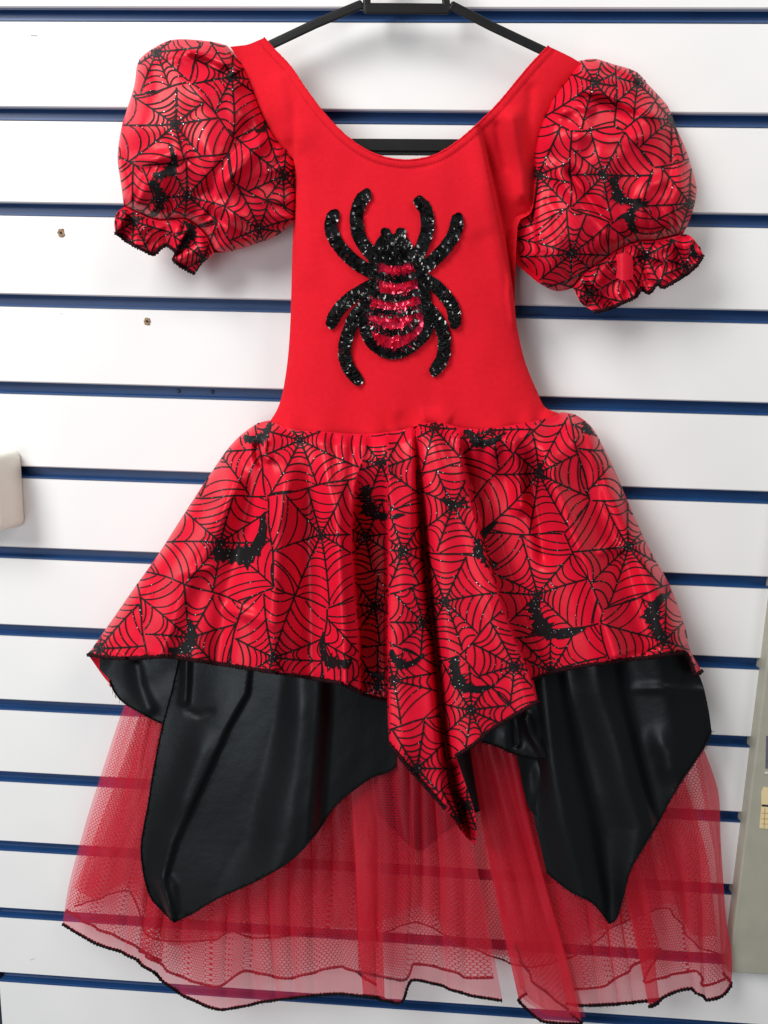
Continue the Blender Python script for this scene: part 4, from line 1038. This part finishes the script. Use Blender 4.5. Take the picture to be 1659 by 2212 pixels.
# back of the petticoat against the wall
BH = [(160, 1958), (200, 1946), (280, 1925), (318, 2020), (381, 2034), (469, 2029), (498, 2012), (547, 2026), (600, 2024), (700, 2012), (800, 2024), (900, 1992), (1000, 2040), (1085, 2074), (1150, 2090), (1250, 2060), (1330, 2000), (1440, 1962), (1500, 2040), (1552, 2060)]
NB = []
for i, (hx, hy) in enumerate(BH):
    u = i / (len(BH) - 1); tx = 350 + (1400 - 350) * u; d = 0.012 if i % 2 else 0.020
    NB.append(col(tx, d, (tx + (hx - tx) * 0.45, 1650, d), (tx + (hx - tx) * 0.85, 1850, d), (hx, hy, d)))
netB, gNB = pleated('net_petticoat', NB, M_NET, dress, nu=16, seed=371)
sheet_hem('overlock_hem', gNB, M_THREAD_R, netB, 0.0011, 0.02, 372)
OB = []
for i, (hx, hy) in enumerate(BH):
    u = i / (len(BH) - 1); tx = 350 + (1400 - 350) * u; d = 0.010 if i % 2 == 0 else 0.016
    hx2 = hx + (12 if i % 2 else -12) if 0 < i < len(BH) - 1 else hx
    OB.append(col(tx, d, (tx + (hx2 - tx) * 0.45, 1650, d), (tx + (hx2 - tx) * 0.85, 1850, d), (hx2, hy - 40 + (i * 37 % 50), d)))
orgB, gOB = pleated('organza_petticoat', OB, M_ORG, dress, nu=16, seed=381)

# ---- sequin spider
def C3(p): return (594 + p[0] * 0.2930, 351 + p[1] * 0.2930)
LEGS = [[(690, 225), (630, 290), (600, 400), (615, 530), (665, 620), (725, 690)], [(440, 365), (412, 470), (448, 580), (530, 680), (620, 755), (725, 815)],
        [(1055, 280), (1110, 350), (1125, 470), (1100, 580), (1050, 690)], [(1345, 395), (1330, 500), (1270, 610), (1190, 700), (1100, 775)],
        [(405, 1200), (470, 1085), (560, 1000), (655, 940), (745, 895)], [(620, 1620), (535, 1500), (512, 1380), (540, 1260), (590, 1140), (655, 1060)],
        [(1328, 1205), (1312, 1080), (1250, 980), (1180, 910), (1105, 865)], [(1165, 1550), (1232, 1450), (1248, 1320), (1220, 1200), (1160, 1115), (1105, 1060)]]
BODY = [(722, 690), (738, 850), (690, 960), (662, 1100), (660, 1230), (705, 1325), (785, 1390), (880, 1412), (980, 1380), (1060, 1320), (1125, 1240), (1130, 1130), (1108, 1000), (1082, 850), (1052, 745), (1018, 690)]
seq = []        # (x, y, tangent angle, red?)
def row(pts, offs, pitch, red, start=0.0):
    P = cr([C3(p) for p in pts], 1.0); T = np.gradient(P, axis=0); T /= np.linalg.norm(T, axis=1)[:, None]
    L = np.r_[0, np.cumsum(np.linalg.norm(np.diff(P, axis=0), axis=1))]
    for o_ in offs:
        s = start + rng.uniform(0, pitch)
        while s < L[-1]:
            i = min(np.searchsorted(L, s), len(P) - 1)
            taper = min(1.0, 0.45 + s / 28.0)
            q = P[i] + np.array([-T[i, 1], T[i, 0]]) * o_ * taper + rng.uniform(-.5, .5, 2)
            seq.append((q[0], q[1], math.atan2(T[i, 1], T[i, 0]), red)); s += pitch
bands = [((755, 998), 776, 812, 2), ((768, 1042), 896, 944, 2), ((708, 1082), 1020, 1066, 2), ((702, 1092), 1138, 1196, 2), ((728, 1070), 1262, 1350, 3)]
for (x0, x1), ya, yb, n_ in bands:
    for k in range(n_):
        y = ya + (yb - ya) * k / (n_ - 1); sh = 30 if (ya > 1200 and k == n_ - 1) else 0
        sag = 26 if ya < 1200 else 62
        row([(x0 + sh, y - sag * 0.4), ((x0 + x1) / 2, y + sag * 0.6), (x1 - sh, y - sag * 0.4)], [0], 5.6, True)
for pts in ([(780, 838), (890, 862), (1020, 838)], [(735, 975), (880, 1002), (1050, 960)], [(700, 1092), (870, 1118), (1080, 1075)], [(695, 1195), (800, 1245), (900, 1255), (1000, 1220), (1045, 1150)]):
    row(pts, [0], 5.8, False)
for y, xa, xb in ((545, 800, 950), (580, 775, 975), (615, 755, 990), (650, 750, 1000), (685, 755, 1000), (718, 775, 985)):
    row([(xa, y), ((xa + xb) / 2, y + 14), (xb, y)], [0], 5.8, False)
row([(805, 512), (835, 520)], [0], 5.8, False); row([(915, 512), (945, 520)], [0], 5.8, False)
row(BODY, [-2.6, 2.6], 5.8, False)
for L_ in LEGS: row(L_, [-5.6, 5.6], 5.8, False)
# backing cloth of the motif
R = Ribbons()
for L_ in LEGS:
    P = cr([C3(p) for p in L_], 3); R.add(P, 14 * np.clip(0.4 + np.arange(len(P)) * 3 / 28.0, 0, 1), bod_depth, 0.0004)
R.add(cr([C3(p) for p in BODY], 3), 10, bod_depth, 0.0004)
spider = R.build('spider_applique', M_THREAD_B, dress)
hp = cr([C3(p) for p in [(795, 515), (840, 505), (870, 530), (905, 505), (950, 520), (1000, 620), (1000, 700), (930, 740), (800, 740), (740, 660), (740, 590), (795, 515)]], 4)
V, F = fill(hp, 6); mesh_obj('head_backing', W(V[:, 0], V[:, 1], bod_depth(V) + 0.0005), F, M_THREAD_B, spider)
ns_ = 9; RQ = 0.0045; sqv = []
for rr, zz in ((0.16, -0.0004), (0.62, -0.0002), (1.0, 0.0005)):
    for k in range(ns_): sqv.append((RQ * rr * math.cos(2 * math.pi * k / ns_), RQ * rr * math.sin(2 * math.pi * k / ns_), zz))
sqf = [(a * ns_ + i, a * ns_ + (i + 1) % ns_, (a + 1) * ns_ + (i + 1) % ns_, (a + 1) * ns_ + i) for a in range(2) for i in range(ns_)]
def seq_mesh(m):
    me = bpy.data.meshes.new('sequin'); me.from_pydata(sqv, [], sqf); me.polygons.foreach_set('use_smooth', [True] * len(sqf)); me.materials.append(m); me.update(); return me
ME_B, ME_R = seq_mesh(M_SEQB), seq_mesh(M_SEQR)
XY = np.array([(s[0], s[1]) for s in seq]); dz = bod_depth(XY)
pos = W(XY[:, 0], XY[:, 1], dz + 0.0016 + 0.0009 * np.array([0.0 if s[3] else 1.0 for s in seq]))
rest_v, rest_f, cnt = [], [], 0
order = rng.permutation(len(seq))
singles = set(int(i) for i in order[:296])
for i, s in enumerate(seq):
    a = -s[2]
    tilt = math.radians(rng.normal(18, 11)); roll = math.radians(rng.normal(0, 12))
    base = Matrix(((1, 0, 0), (0, 0, -1), (0, 1, 0)))         # local z faces out from the wall
    M = base @ Matrix.Rotation(a, 3, 'Z') @ Matrix.Rotation(tilt, 3, 'Y') @ Matrix.Rotation(roll, 3, 'X') @ Matrix.Rotation(rng.uniform(0, 6.28), 3, 'Z')
    M4 = M.to_4x4(); M4.translation = Vector(pos[i]) + Vector((0, -float(rng.uniform(0, 0.0008)), 0))
    if i in singles:
        o = bpy.data.objects.new('sequin', ME_R if s[3] else ME_B); COL.objects.link(o); o.parent = spider; o.matrix_world = M4
    else:
        for v in sqv: rest_v.append(M4 @ Vector(v))
        rest_f += [(tuple(j + cnt for j in f), s[3]) for f in sqf]; cnt += len(sqv)
o = mesh_obj('remaining_sequins', rest_v, [f for f, _ in rest_f], M_SEQB, spider, True, None, 'stuff')
o.data.materials.append(M_SEQR); o.data.polygons.foreach_set('material_index', [1 if r else 0 for _, r in rest_f])
